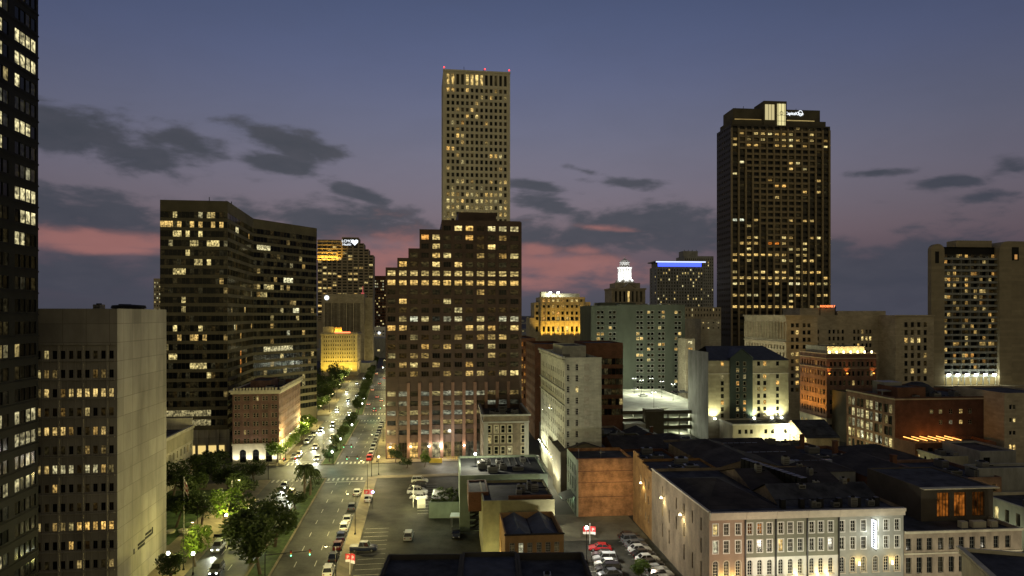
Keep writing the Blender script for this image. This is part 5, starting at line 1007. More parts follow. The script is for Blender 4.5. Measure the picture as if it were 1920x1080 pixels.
B.r.poly([(-.0, -.4, T), (a3+.4, -.4, T), (a3-5, D/2, T+5), (3, D/2, T+5)]); B.r.poly([(a3+.4, -.4, T), (a3+.4, D+.4, T), (a3-5, D/2, T+5)]); B.r.poly([(a3+.4, D+.4, T), (0, D+.4, T), (3, D/2, T+5), (a3-5, D/2, T+5)])
B.gable(a1, -.6, a2, D/2, T+1, 3.6, 'b', rm=0, wm=1); B.roofmats = [mat('slate_roof', (.06, .065, .075), rough=.6, scale=.5, brick=(.6, .3, .02))]
B.t.box(0, -.25, z(701), a3+.1, -.002, z(700)); B.t.box(-.6, 0, 0, -.003, D, T+3, 1) if False else None
B.trim = [whitepaint]; GH = B; B.done()
for px, p_ in ((1340, 1900), (1414, 1500), (1447, 2400), (1465, 1900)):
    a = B.a_at(px, -1.5); light('SPOT', B.world(a, -2.2, 9.9), p_*2.2, (1, .98, .55), .25, aim=B.world(a, 0, 13.5), cone=125)
    m = MB(); m.box(a-.35, -1.9, 9.1, a+.35, -1.4, 9.7); m.build('floodlight', lampW, B.root)
B = Bld('hotel_podium', 'brightly floodlit white podium with small windows in front of the gabled hotel', 'podium building', 1374, 242, TH2, [cream])
a1 = B.a_at(1488); z = lambda y: gz(y, 243); T = z(794)
B.block(0, 0, a1, 12, 0, T, front=spec([(B.a_at(x)-.55, B.a_at(x)+.55) for x in (1387, 1399, 1409, 1436, 1448.5, 1473)], [(z(813), z(805)), (z(830), z(823))], lit(.05, seed=4), rec=.25), par=.5); B.ring(0, 0, a1, 12, T-.5, T-.1, .35); B.trim = [whitepaint]; B.done()
for x in (B.a_at(1463), B.a_at(1430), B.a_at(1478)): light('POINT', B.world(x, -2.2, 4), 2300 if x == B.a_at(1463) else 500, (1, 1, .6), .3)
m = MB(); x = B.a_at(1463); m.lathe((x, -.7, 4), [(0, -.4), (.5, 0), (.4, .35), (0, .5)], 8); m.box(x-.1, -.7, 3.9, x+.1, -.1, 4.1); m.build('floodlight', lampW, B.root)
# open parking deck
B = Bld('parking_deck', 'open concrete parking deck with bright white lamps on its roof level', 'parking garage', 1166, 268, TH2, [mat('deck_concrete', (.34, .34, .28), scale=.15, var=.3), olive])
a1 = B.a_at(1347); DZ = 9.0; D = 78; w_ = B.w
for lv in (0, 3, 6, 9): w_.box(0, 2 if lv == 9 else 2.5, lv-.35 if lv else 0, a1, D, lv+.001 if lv else .1, 0, True)
for lv in (3, 6, 9): w_.box(0, 1.9, lv-.5, a1, 2.2, lv+.9, 1, True)
w_.box(0, D-.3, 0, a1, D, DZ+1, 0); w_.box(-.3, 2, 0, 0, D, DZ+1, 0); w_.box(a1, 2, 0, a1+.3, D, DZ+1, 0)
for i in range(9):
    x = 1+i*(a1-2)/8
    for y in (3, 20, 40): w_.box(x-.25, y, 0, x+.25, y+.5, DZ-.35)
x2 = B.a_at(1207); w_.box(x2, -2, 0, x2+7.5, 1.8, DZ+2.0, 1); w_.box(-.5, -6, 0, x2-1, 1.8, DZ-3, 0); w_.box(x2+.4, -2.2, DZ+1.2, x2+7.1, -2.0, DZ+1.4, 0)
for i in range(8): w_.box(x2+8+i*.9, 6+i*1.2, DZ, x2+8.8+i*.9, 7.1+i*1.2, DZ+1.6-i*.2)
B.done()
for lv, p_ in ((1.9, 700), (5, 900), (8, 900)):
    for x in (3, a1*.35, a1*.65, a1*.92): light('POINT', B.world(x, 6, lv+.3), p_*1.6, (.95, 1, .72), .4)
PD = B
# amber floodlit brick office
B = Bld('amber_brick_office', 'red brick block washed amber by floodlights, with white stone base and lit roof deck', 'office building', 1550, 265, TH2, [redbrick, cream, redbrick])
z = lambda y: gz(y, 265); D = B.b_at(1500, 0); a1 = B.a_at(1643); T = z(663)
zs = [(z(y)-1.0, z(y)+1.0) for y in (683, 701, 718.5, 736, 754, 772, 790)]
B.block(0, 0, a1, D, 7.5, T, left=spec(cols(D, 9, .5, .8, .8), zs, lit(.12, rows={1: .5}, seed=4, tone=(.1, .4), bri=(.2, .7)), rec=.35), front=spec([(q-.55, q+.55) for g_ in range(5) for q in (1.9+g_*3.75, 3.5+g_*3.75)], zs, lit(.05, seed=6), rec=.3, fw=.08, wm=stone), par=.9)
B.wall((0, 0), (a1, 0), 0, 7.5, spec(cols(a1, 5, .5), [(1, 5.4)], lit(.2, seed=3), rec=.3), mi=1); B.wall((0, D), (0, 0), 0, 7.5, spec(cols(D, 6, .5), [(1, 5.4)], lit(.6, seed=8), rec=.3), mi=1)
B.ring(0, 0, a1, D, 7.2, 7.7, .4); B.ring(0, 0, a1, D, z(673), z(671.5), .4); B.ring(0, 0, a1, D, T-.3, T+.1, .5); B.ring(0, 0, a1, D, z(691), z(690), .25); B.trim = [stone]
B.block(2, 3, a1-3, D-1, T-1, T+2.6, par=.3, mi=1)
for i in range(7):
    x = 2+i*(a1-3)/6; m = MB(); m.box(x-.2, 1.2, T-.8, x+.2, 1.6, T+.4); m.lathe((x, 1.4, T+.4), [(0, 0), (.3, .1), (.32, .4), (0, .6)], 7); m.build('roof_light', [lampY, blackp] if False else [lampY], B.root); light('POINT', B.world(x, 1.6, T+1.4), 160, (1, .7, .3), .2)
B.done()
for i in range(5): light('SPOT', B.world(-5.5, 1.5+i*(D-3)/4, 8), 5200, (1, .52, .08), .4, aim=B.world(0, 1.5+i*(D-3)/4, 20), cone=95)
for x in (.7, 8, a1-1.5): light('SPOT', B.world(x, -1.0, z(699)), 330, (1, .30, .06), .15, aim=B.world(x, 0, z(688)), cone=90); 
for x in (.7, 8, a1-1.5): m = MB(); m.box(x-.2, -.9, z(701), x+.2, -.5, z(699.5)); m.build('wall_uplight', lampO, B.root)
light('POINT', B.world(a1*.65, -2, 5), 1300, (1, .85, .5), .3); light('POINT', B.world(-2.5, 6, 4.5), 700, (1, .9, .5), .3)
# big windowed factory loft
B = Bld('brick_loft_building', 'broad brick loft building with multi-pane lit windows and a rust red side wall', 'loft building', 1678, 201, TH2, [redbrick, mat('rust_brick', (.105, .052, .035), scale=.4, var=.3, brick=(.5, .16, .02), mortar=1.1), darkbrick])
z = lambda y: gz(y, 201); D = B.b_at(1587, 0); a1 = B.a_at(1873); T = z(745)
xs = []
for g_ in range(5):
    g0 = .8+g_*(D-1.2)/5; wv = (D-1.2)/5-.9
    if g_ % 2 == 0 or True: xs += [(g0, g0+wv/2-.08), (g0+wv/2+.08, g0+wv)]
B.block(0, 0, a1, D, 0, T, left=spec(xs, [(T-5.0-i*3.35, T-2.4-i*3.35) for i in range(5)]+[(.6, 3)], lit(.62, seed=31, tone=(.6, .9), bri=(.12, .9)), rec=.3, mull=(2, 3), mw=.06, wm=darkmet),
        front=spec([(B.a_at(x)-.6, B.a_at(x)+.6) for x in (1747, 1764, 1783, 1802, 1819, 1849)], [(z(777), z(768.5)), (z(797), z(789))], lit(0, cells={(0, 0): (.15, .7), (0, 1): (.2, .7), (0, 3): (.8, .5), (1, 3): (.9, .5), (0, 5): (.08, .5), (1, 2): (.2, .9)}, seed=3), rec=.25, fw=.07, mull=(1, 1), skip={(1, 0), (1, 5)}, wm=stone), mi=0, par=1)
B.w.m = [1 if (abs(B.w.v[f[0]][1]) < .4 and abs(B.w.v[f[1]][1]) < .4 and abs(B.w.v[f[2]][1]) < .4 and B.w.v[f[2]][0] > .01) else m_ for f, m_ in zip(B.w.f, B.w.m)]
B.ring(0, 0, a1, D, T-.8, T-.4, .25); B.trim = [stone]; B.block(5, 6, 14, 16, T-1, T+2.2, par=.3, mi=2)
m = MB(); m.lathe((17, 14, T-1), [(5, 0), (5, 1.2), (4.6, 2), (3.4, 3.2), (1.6, 4), (0, 4.2)], 18); m.build('domed_roof', roofm, B.root)
m = MB(); m.box(2, 9, T+.6, 9, 12, T+1.0); [m.box(x, y, T-1, x+.3, y+.3, T+.6) for x in (2, 8.7) for y in (9, 11.7)]; m.box(6, 14, T-1, 12, 20, T+3); m.build('roof_canopy', steel, B.root)
B.units(2, 3, a1-4, D-2, T-1, 10, seed=14, size=(1.2, 3.4)); B.done(); LB = B
aw = B.a_at(1722)
for i in range(3): light('POINT', B.world(aw+1+i*4.5, -1.8, z(819)), (170, 110, 70)[i], (1, .34, .06), .4)
light('SPOT', B.world(-5, 6, 1.5), 1500, (1, .95, .35), .3, aim=B.world(0, 8, 8), cone=120); light('SPOT', B.world(-5, 18, 1.5), 1200, (1, .95, .35), .3, aim=B.world(0, 18, 8), cone=120)
# roof terrace pergola in front of the rust wall
rt = Bld('terrace_bar_building', 'dark low building whose roof terrace carries bright orange lit pergola strips', 'bar', 1716, 191, TH2, [darkbrick, conc_grey])
zt = gz(830, 192); b_ = rt.a_at(1868); rt.block(0, 0, b_, 9.2, 0, zt, par=.8, front=spec(cols(b_, 8, .5), [(zt-3.2, zt-1.4)], lit(0, seed=5), rec=.2)); rt.block(b_*.28, -6, b_*.95, 0, 0, zt-1.5, par=.5, mi=1, front=spec(cols(b_*.67, 7, .45), [(zt-4.6, zt-3)], lit(.03, seed=5), rec=.2))
rt.units(b_*.35, -5, b_*.9, 0, zt-2, 4, seed=5); rt.done()
for i in range(6):
    m = MB(); x = rt.a_at(1727)+i*2.55; m.box(x, 1.0, zt+.4, x+.12, 7.6, zt+.58, 0, True); m.tube((x+.06, 1, zt-.8), (x+.06, 1, zt+.4), .05, mi=1, n=5); m.tube((x+.06, 7.6, zt-.8), (x+.06, 7.6, zt+.4), .05, mi=1, n=5)
    m.build('pergola_strip', [mat('strip_orange', (1, 1, 1), emit=(1, .45, .10), es=3.2), blackp], rt.root)
for i in range(3): light('POINT', rt.world(rt.a_at(1730)+i*6, 4, zt+1.0), 130, (1, .38, .07), .5)
# gabled shed by the podium
B = Bld('old_gabled_warehouse', 'old stone gabled shed with a dark slate roof beside the floodlit podium', 'warehouse', 1512, 232, TH2, [greybrick])
z = lambda y: gz(y, 232); a1 = B.a_at(1574); B.block(0, 0, a1, 20, 0, z(822), roof=False, front=spec([(1.5, 2.3), (6, 6.8), (8.2, 9)], [(z(848), z(838))], lit(.3, seed=4), rec=.2)); B.gable(0, 0, a1, 20, z(822), 4.8, 'a', wm=0); B.done()
light('POINT', B.world(-5, -1, 5), 900, (1, .95, .7), .3)
# white slab hotel at the right
B = Bld('white_slab_hotel', 'pale slab hotel with rounded corner towers and stacked balconies, brightly lit lobby level', 'hotel', 1746, 330, TH2, [mat('buff_panel', (.34, .29, .19), scale=.3, var=.12, brick=(40, 1.4, .05, 0), mortar=.8), mat('balcony_white', (.27, .28, .26), var=.1), darkmet])
z = lambda y: gz(y, 332); a1, a2, a3 = B.a_at(1771), B.a_at(1871), B.a_at(1940); T = z(458); T2 = z(452)
def fin(a0, a1_, top, r_, oz, bk):   # rounded shoulder at each side
    pts = [(a0, 0)]; K = 6
    pts = [(a0, 5), ] + [(a0, top-r_)] + [(a0+r_-r_*cos(t*pi/2/K), top-r_+r_*sin(t*pi/2/K)) for t in range(1, K+1)] + [(a1_-r_+r_*sin(t*pi/2/K), top-r_+r_*cos(t*pi/2/K)) for t in range(0, K+1)] + [(a1_, 5)]
    B.w.poly([(x, oz, zz) for x, zz in pts]); 
    for (x0, z0), (x1, z1) in zip(pts, pts[1:]): B.w.poly([(x0, oz, z0), (x1, oz, z1), (x1, bk, z1), (x0, bk, z0)])
    B.w.box(a0, oz+.01, 0, a1_, bk, 5)
fin(0, a1, T, 3.2, 0, 2.4); fin(a2, a3, T2, 4.5, -1, 22)
zs = [(z(480+11*k)-.9, z(480+11*k)+.9) for k in range(20)]
B.wall((a1, 2.2), (a2, 2.2), z(716), z(463), spec(band(a2-a1, 18), zs, lit(.22, rows={3: .4, 4: .5, 6: .5, 7: .45, 8: .35, 9: .3, 11: .3, 12: .3, 17: .3, 18: .3}, seed=17, tone=(.2, .6), bri=(.15, .75)), rec=.1), mi=2)
for k in range(21): B.t.box(a1, .3, z(486+11*k)-.28, a2, 2.2, z(486+11*k)+.0, 0, True); B.t.box(a1, .3, z(486+11*k), a2, .38, z(486+11*k)+.75)
for i in range(1, 6): B.t.box(a1+(a2-a1)*i/6-.1, .5, z(716), a1+(a2-a1)*i/6+.1, 2.2, z(480))
B.r.poly([(a1, 1, z(463)), (a2, 1, z(463)), (a2, 5, z(463)), (a1, 5, z(463))]); B.wall((a2, 5), (a1, 5), 0, z(463)); B.block(a1+8, 2.5, a2-1, 9, z(463), z(450), par=.4, mi=0)
B.w.box(a1-6, -6, 0, a3, 2, z(722), 0); B.w.box(a1, 2.3, 0, a2, 5, z(718), 0)
m = MB(); m.box(a1+1, 1.0, z(721), a2-1, 1.3, z(702)); m.build('lit_lobby_glass', mat('lobby_glow', (1, 1, 1), emit=(1, .80, .3), es=.35), B.root)
for i in range(6):
    x = a1+2+i*(a2-a1-4)/5; m = MB(); m.box(x-.8, -.6, z(703), x+.8, 0, z(701)); m.build('canopy_light', lampW, B.root); light('POINT', B.world(x, -1.2, z(706)), 420, (.95, 1, .8), .3)
    light('POINT', B.world(x, .6, z(712)), 120, (1, .8, .3), .3)
for i in range(9): x = a1+1+i*(a2-a1-2)/8; B.t.box(x-.15, .1, z(722), x+.15, .6, z(703))
m = MB(); a_ = B.a_at(1757); m.box(a_-1, -.06, z(494), a_+1, -.003, z(472)); m.box(B.a_at(1894), -1.06, z(488), B.a_at(1907), -1.003, z(463)); m.build('louvre_opening', darkmet, B.root)
m = MB(); m.box(B.a_at(1899), -1.1, z(486), B.a_at(1904), -1.07, z(477)); m.build('lit_louvre', mat('dim_glow', (1, 1, 1), emit=(1, .5, .15), es=.5), B.root)
B.trim = [B.mats[1]]; B.done()
# street wall of small buildings at the right
def tline(px, t):
    kk = (px-960)/F; Y = t/(kk*cos(TH2)+sin(TH2)); return (kk*Y, Y)
# (kind, label, near px, far px, top row at near px, plane t, depth, rows, mats)
SW = [('brick_rowhouse', 'narrow brown brick house squeezed between the brick loft and the pale three storey house', 1703, 1680, 838, 130.5, 14, 3, redbrick, .15),
      ('pale_rowhouse', 'pale yellowish three storey house with lit tall windows, halfway up the right hand street', 1767, 1704, 856, 130.5, 16, 2, cream, .35),
      ('low_shopfront', 'low two storey row with small windows below the pale three storey house', 1811, 1768, 918, 122, 16, 1, cream, .1),
      ('grey_corner_block', 'plain grey block with tall dark openings and blank side wall at the right', 1836, 1809, 878, 118, 40, 2, conc_grey, 0),
      ('long_low_arcade', 'long low pale building with lit tall windows running off the right edge', 1945, 1837, 960, 116, 26, 1, cream, .12)]
for nm, lb_, pn, pf, py, t, dpt, nr, mm, pl in SW:
    near, far = tline(pn, t), tline(pf, t); top = gz(py, near[1])
    B = Bld(nm, lb_, 'building', 0, 0, TH2, [mm], xy=near); L = B.local(*far)[1]
    n = max(3, int(L/2.6)); hh = top/(nr+1); zs = [(top-hh*(k+1)+.2, top-hh*(k+1)+hh*.62) for k in range(nr+(0 if nr > 1 else 1)) if top-hh*(k+1)+.2 > .2]
    B.block(0, 0, dpt, L, 0, top, left=spec(cols(L, n, .38, .4, .4), zs, lit(pl, seed=len(nm), tone=(.5, .8), bri=(.3, .9)), rec=.25), par=.6)
    B.t.box(-.35, 0, top-.35, 0, L, top+.05, 0, True); B.trim = [mm]; B.units(1, 1, dpt-1, L-1, top-.6, 3, seed=5); B.done()
    light('SPOT', B.world(-5, L*.5, 1.5), 350*L/10, (1, .97, .5) if nm != 'long_low_arcade' else (.85, 1, .75), .4, aim=B.world(0, L*.5, 4), cone=140)
B = Bld('set_back_grey_block', 'small grey upper block with one dark window, behind the plain grey block', 'building', 1838, 178, TH2, [conc_grey]); z = lambda y: gz(y, 178)
a1 = B.a_at(1905); B.block(0, 0, a1, 14, 0, z(846), front=spec([(.9, 2.8)], [(z(872), z(858))], lit(0), rec=.2, mull=(2, 1)), par=.5); B.done()
B = Bld('beige_edge_building', 'beige building with paired windows, cut off at the right edge', 'building', 1883, 196, TH2, [stone]); z = lambda y: gz(y, 196)
B.block(0, 0, 16, 20, 0, z(737), front=spec([(B.a_at(x)-.45, B.a_at(x)+.45) for x in (1895, 1902)]+[(6.6, 7.8), (9, 10)], [(z(768), z(759)), (z(792), z(784)), (z(816), z(808)), (z(844), z(834))], lit(.05, seed=3, cells={(3, 0): (1, .5), (3, 1): (1, .5)}), rec=.25, fw=.06, wm=whitepaint), par=.5); B.done()
for px, py, dd, w_, nm, lb_ in ((1618, 742, 245, 40, 'dark_mid_roof', 'low dark roofed building just behind the brick loft with steel canopy'), (1690, 735, 290, 60, 'buff_podium_block', 'buff wall block at the foot of the white slab hotel')):
    B = Bld(nm, lb_, 'building', px, dd, TH2, [olive]); B.block(0, 0, w_, 20, 0, gz(py, dd), par=.5); B.units(2, 2, w_-2, 18, gz(py, dd)-.5, 6, seed=px); B.done()
# distant low city to the horizon
m = MB(); rr = random.Random(44); wn = MB()
for i in range(700):
    Y = rr.uniform(900, 7000)*rr.uniform(.5, 1); Xx = rr.uniform(-.75, .75)*Y; w = rr.uniform(10, 40); h = rr.choice([6, 8, 10, 14, 20, 30]) if Y > 1500 else rr.choice([6, 8, 12, 22])
    m.box(Xx, Y, 0, Xx+w, Y+w, h)
    for _ in range(2): a = rr.uniform(0, w-3); zz_ = rr.uniform(1, h-2); wn.poly([(Xx+a, Y-.1, zz_), (Xx+a+2.5, Y-.1, zz_), (Xx+a+2.5, Y-.1, zz_+2), (Xx+a, Y-.1, zz_+2)], 0, [(0, 0), (1, 0), (1, 1), (0, 1)], (rr.uniform(.3, 1), rr.uniform(.4, 1), rr.random(), 1))
o = m.build('distant_city', conc_grey, None, 'stuff'); tag(o, 'far low city of small pale blocks spreading to the horizon', 'distant city'); wn.build('window', WIN, o, 'stuff')
# ---------------------------------------------------------------- trees
def crown_mesh(rx, rz, n, leaf, seed, lobes=9, z0=0.0):
    rg = random.Random(seed); m = MB(); L = []
    for i in range(lobes):
        t = rg.uniform(0, 2*pi); r = rx*rg.uniform(.15, .72); L.append((r*cos(t), r*sin(t), rg.uniform(-.45, .62)*rz, rg.uniform(.28, .5)*rx))
    for i in range(n):
        x, y, z, r = L[rg.randrange(lobes)]
        d = Vector((rg.gauss(0, 1), rg.gauss(0, 1), rg.gauss(0, 1))).normalized()*r*rg.uniform(.55, 1.08); d.z *= min(1, rz/rx*1.1)
        p = Vector((x, y, z+z0))+d; a = Vector((rg.gauss(0, 1), rg.gauss(0, 1), rg.gauss(0, .6))).normalized(); b = a.cross(Vector((rg.gauss(0, 1), rg.gauss(0, 1), rg.gauss(0, 1)))).normalized()
        s = leaf*rg.uniform(.6, 1.3); m.poly([p-a*s, p+b*s*.55, p+a*s, p-b*s*.55])
    return m
def trunk_mesh(h, r, rx, seed):
    rg = random.Random(seed); m = MB(); m.tube((0, 0, 0), (rg.uniform(-.2, .2), rg.uniform(-.2, .2), h), r, r*.6, 8)
    for i in range(6):
        t = 2*pi*i/6+rg.uniform(-.4, .4); m.tube((0, 0, h*rg.uniform(.75, 1)), (rx*.62*cos(t), rx*.62*sin(t), h+rx*rg.uniform(.3, .8)), r*.42, r*.12, 6)
    return m
TP = {}
for i in range(4):
    for nm, lf in (('dark', leafD), ('bright', leafG)):
        cm = crown_mesh(1.0, .78, 1900, .075, 100+i).mesh('crown', lf); TP[(nm, i)] = cm
    TP[('trunk', i)] = trunk_mesh(1.0, .07, .8, i).mesh('trunk', bark)
def tree(x, y, h, w, tone, label, group=None, name='broadleaf_tree'):
    i = R.randrange(4); r = empty(name, (x, y, 0), R.uniform(0, 6.28), label, 'tree', group)
    tr = bpy.data.objects.new('trunk', TP[('trunk', i)]); COL.objects.link(tr); tr.parent = r; th = h*.42; tr.scale = (w*.5, w*.5, th)
    c = bpy.data.objects.new('crown', TP[(tone, i)]); COL.objects.link(c); c.parent = r; c.location = (0, 0, h*.62); c.scale = (w*.5, w*.5, h*.5)
    return r
def G(px, py): d = gd(py); return XY(px, d)
TR = [  # column, ground row, height, crown width, tone, label
 (330, 990, 9, 9, 'dark', 'dark leafy tree in the park right beside the concrete office block'),
 (352, 958, 10, 9, 'dark', 'dark tree behind the white flagpole in the park'),
 (378, 985, 8, 8, 'dark', 'dark round tree on the near edge of the park lawn'),
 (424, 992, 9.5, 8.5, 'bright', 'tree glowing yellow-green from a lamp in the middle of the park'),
 (385, 915, 10, 10, 'dark', 'dark tree beside the low civic building'), (430, 925, 8.5, 11, 'dark', 'large dark tree below the white hotel base'),
 (455, 945, 8.5, 10, 'dark', 'large dark tree between the glowing park tree and the avenue'), (478, 905, 6.5, 9, 'dark', 'dark tree on the park corner by the brick hotel'),
 (405, 893, 8, 10, 'dark', 'dark tree at the back corner of the park'), (325, 930, 10, 10, 'dark', 'dark tree hugging the civic building at the park\'s back'),
 (366, 1062, 8, 6.5, 'bright', 'small street tree lit bright yellow by the plaza lamp'), (322, 1100, 6, 6, 'dark', 'low dark tree at the foot of the concrete office block')]
for px, py, h, w, tn, lb_ in TR: x, y = G(px, py); tree(x, y, h, w, tn, lb_, 'trees in the park')
for s, t, h, w, lb_ in ((137, -32.5, 13, 13.5, 'biggest dark tree overhanging the light avenue on the near median'), (131, -29.5, 11, 10, 'wide dark tree just left of the near median kerb at the bottom'), (146, -30, 11.5, 11, 'broad dark tree leaning over the outbound lanes, second on the median'),
                        (173, -30.5, 5, 6, 'small round dark tree before the palm on the median')): x, y, _ = ST(s, t); tree(x, y, h, w, 'dark', lb_, 'trees on the median')
k = 0
for s in list(range(228, 316, 10))+list(range(338, 452, 13))+list(range(474, 700, 22)):
    x, y, _ = ST(s, -29.8+R.uniform(-.5, .5)); k += 1
    tree(x, y, R.uniform(4.5, 6.2) if s < 320 else R.uniform(6, 8.5), R.uniform(4.4, 5.8) if s < 320 else R.uniform(6, 8), 'dark', f'{ORD[k-1]} street tree beyond the crossing on the planted median', 'trees on the median')
k = 0
for s in list(range(229, 300, 9)):
    for t in (-46.6,):
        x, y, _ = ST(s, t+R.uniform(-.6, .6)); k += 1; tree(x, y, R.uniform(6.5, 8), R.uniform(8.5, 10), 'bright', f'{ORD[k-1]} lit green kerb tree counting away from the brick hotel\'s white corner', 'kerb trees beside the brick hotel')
k = 0
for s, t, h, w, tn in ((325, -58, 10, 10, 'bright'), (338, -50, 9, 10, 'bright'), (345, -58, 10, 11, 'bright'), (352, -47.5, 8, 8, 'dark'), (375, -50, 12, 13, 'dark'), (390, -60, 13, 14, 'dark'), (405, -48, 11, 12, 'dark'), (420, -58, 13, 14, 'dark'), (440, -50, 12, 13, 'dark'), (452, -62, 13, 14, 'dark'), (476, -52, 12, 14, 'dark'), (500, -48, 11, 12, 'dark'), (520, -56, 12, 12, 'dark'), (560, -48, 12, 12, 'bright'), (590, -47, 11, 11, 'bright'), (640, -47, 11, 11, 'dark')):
    x, y, _ = ST(s, t); k += 1; tree(x, y, h, w, tn, f'{ORD[k-1]} tree from the near end of the grove before the yellow building', 'grove before the yellow building')
for s, lb_ in ((360, 'lone lit tree at the corner beyond the granite tower'), (480, 'far kerb tree past the granite tower'), (540, 'farthest kerb tree on the right of the avenue')): x, y, _ = ST(s, -13); tree(x, y, 8, 7, 'bright' if s == 360 else 'dark', lb_)
for px, py, h, w, tn, lb_ in ((741, 868, 5.5, 5.5, 'dark', 'feathery small tree by the lit corner of the granite tower'), (763, 878, 3.6, 4.4, 'dark', 'low round bush tree before the granite tower lobby'), (796, 876, 5.2, 4.2, 'bright', 'upright green tree before the granite tower\'s bright lamp'),
                              (1205, 1085, 3.5, 4.5, 'bright', 'green bush tree at the bottom of the right car park')):
    x, y = G(px, py); tree(x, y, h, w, tn, lb_)
for px, py, zt, w, lb_ in ((1738, 1055, 4.5, 5, 'street tree lit by the lamp before the roof terrace building'), (1473, 868, 7.5, 8, 'tree around the bright lamp at the block corner'), (1497, 875, 7, 8, 'dark tree right of the block corner lamp'), (1455, 862, 7, 7, 'dark tree left of the block corner lamp')):
    d = (H-zt*.7)*F/(py-HZ); x, y = XY(px, d); tree(x, y, zt*1.3, w, 'bright' if 'lit' in lb_ else 'dark', lb_)  # lamplit trees take the brighter leaf colour
def palm(x, y, h, label):
    r = empty('palm_tree', (x, y, 0), 0, label, 'palm tree'); m = MB(); m.tube((0, 0, 0), (.25, .1, h), .32, .22, 8); m.build('trunk', bark, r)
    m = MB(); rg = random.Random(3)
    for i in range(46):
        t = rg.uniform(0, 2*pi); L = rg.uniform(2.6, 4.0); up = rg.uniform(-.5, 1.0); p = Vector((.25, .1, h)); prev = None
        d0 = Vector((cos(t), sin(t), 0))
        for k in range(9):
            f = k/8; q = p+d0*L*f*(1-.25*f)+Vector((0, 0, up*L*.8*f-2.9*f*f*(1.0 if up > 0 else .7)))
            if prev is not None:
                side = d0.cross(Vector((0, 0, 1)))*(.62*(1-f*.8))
                for sg in (-1, 1): m.poly([prev, q, q+side*sg+Vector((0, 0, -.35)), prev+side*sg*.7+Vector((0, 0, -.35))])
            prev = q
    m.build('crown', leafD, r)
x, y, _ = ST(183, -30.2); palm(x, y, 8.5, 'tall shaggy palm on the median just before the crossing')
x, y, _ = ST(186.5, -29.2); palm(x, y, 6.5, 'shorter palm right behind the tall one on the median')
def bush(x, y, w, h, label, seed):
    m = crown_mesh(w, h, 420, .16, seed, 5, h*.8); o = m.build('shrub', leafD); o.location = (x, y, 0); tag(o, label, 'shrub', 'low planting')
k = 0
for s in (74, 84, 94, 104, 114, 124, 154, 160, 166, 190, 196):
    x, y, _ = ST(s, -29.8); k += 1; bush(x, y, 1.9, .9, f'{ORD[k-1]} low median shrub from the bottom edge of the picture', k)
# planted bed in the left car park with its pale retaining wall
bx = [G(804, 972), G(864, 972)]
yb = gd(972); x0_, x1_ = (804-960)/F*yb, (866-960)/F*yb
r = empty('planter_wall', (x0_, yb, 0), TH1*.3, 'long pale turquoise retaining wall holding the planted bed in the car park', 'retaining wall')
m = MB(); m.box(0, 0, 0, x1_-x0_, .5, 3.6); m.box(0, .5, 0, .4, 15, 3.0); m.box(-.05, -.05, 3.6, x1_-x0_+.05, .55, 3.75); m.build('wall', palegreen, r)
m = MB(); m.box(.4, .5, 0, x1_-x0_, 15, 3.0); m.build('soil', groundm, r)
k = 0
for i in range(5):
    for j in range(3):
        k += 1; m = crown_mesh(1.3, .9, 330, .14, 60+k, 5, 3.5); o = m.build('shrub', leafD); o.location = (x0_+1+i*(x1_-x0_-1.5)/4+.3*j, yb+2+j*4.6, 0); tag(o, f'{ORD[i]} shrub from the left in the {("front", "middle", "back")[j]} row of the raised bed', 'shrub', 'shrubs in the raised bed')
# ---------------------------------------------------------------- cars
PAINT = {}
def paintm(nm, c): PAINT[nm] = mat('car_paint_'+nm, c, rough=.28, spec=.6, var=.03)
for nm, c in (('white', (.72, .72, .68)), ('silver', (.42, .43, .43)), ('black', (.02, .02, .022)), ('red', (.42, .015, .02)), ('grey', (.14, .145, .15)), ('navy', (.02, .03, .08)), ('beige', (.42, .36, .24)), ('maroon', (.14, .02, .02))): paintm(nm, c)
SH = {  # x, belt z, half width ; cabin front/rear base and roof
 'sedan': dict(st=[(-2.35, .62, .72), (-2.2, .86, .84), (-1.5, .98, .9), (.7, .95, .9), (1.7, .86, .88), (2.2, .70, .80), (2.35, .5, .66)], cab=(-1.75, -1.15, .35, 1.05, 1.43)),
 'suv': dict(st=[(-2.35, .75, .80), (-2.28, 1.05, .88), (-1.5, 1.12, .94), (.8, 1.10, .94), (1.8, 1.02, .92), (2.25, .85, .86), (2.38, .55, .7)], cab=(-2.2, -1.95, .45, 1.05, 1.78)),
 'pickup': dict(st=[(-2.75, .95, .90), (-2.7, 1.12, .94), (-.9, 1.14, .95), (.9, 1.12, .95), (2.0, 1.06, .93), (2.55, .92, .88), (2.7, .6, .74)], cab=(-.95, -.75, .75, 1.3, 1.85))}
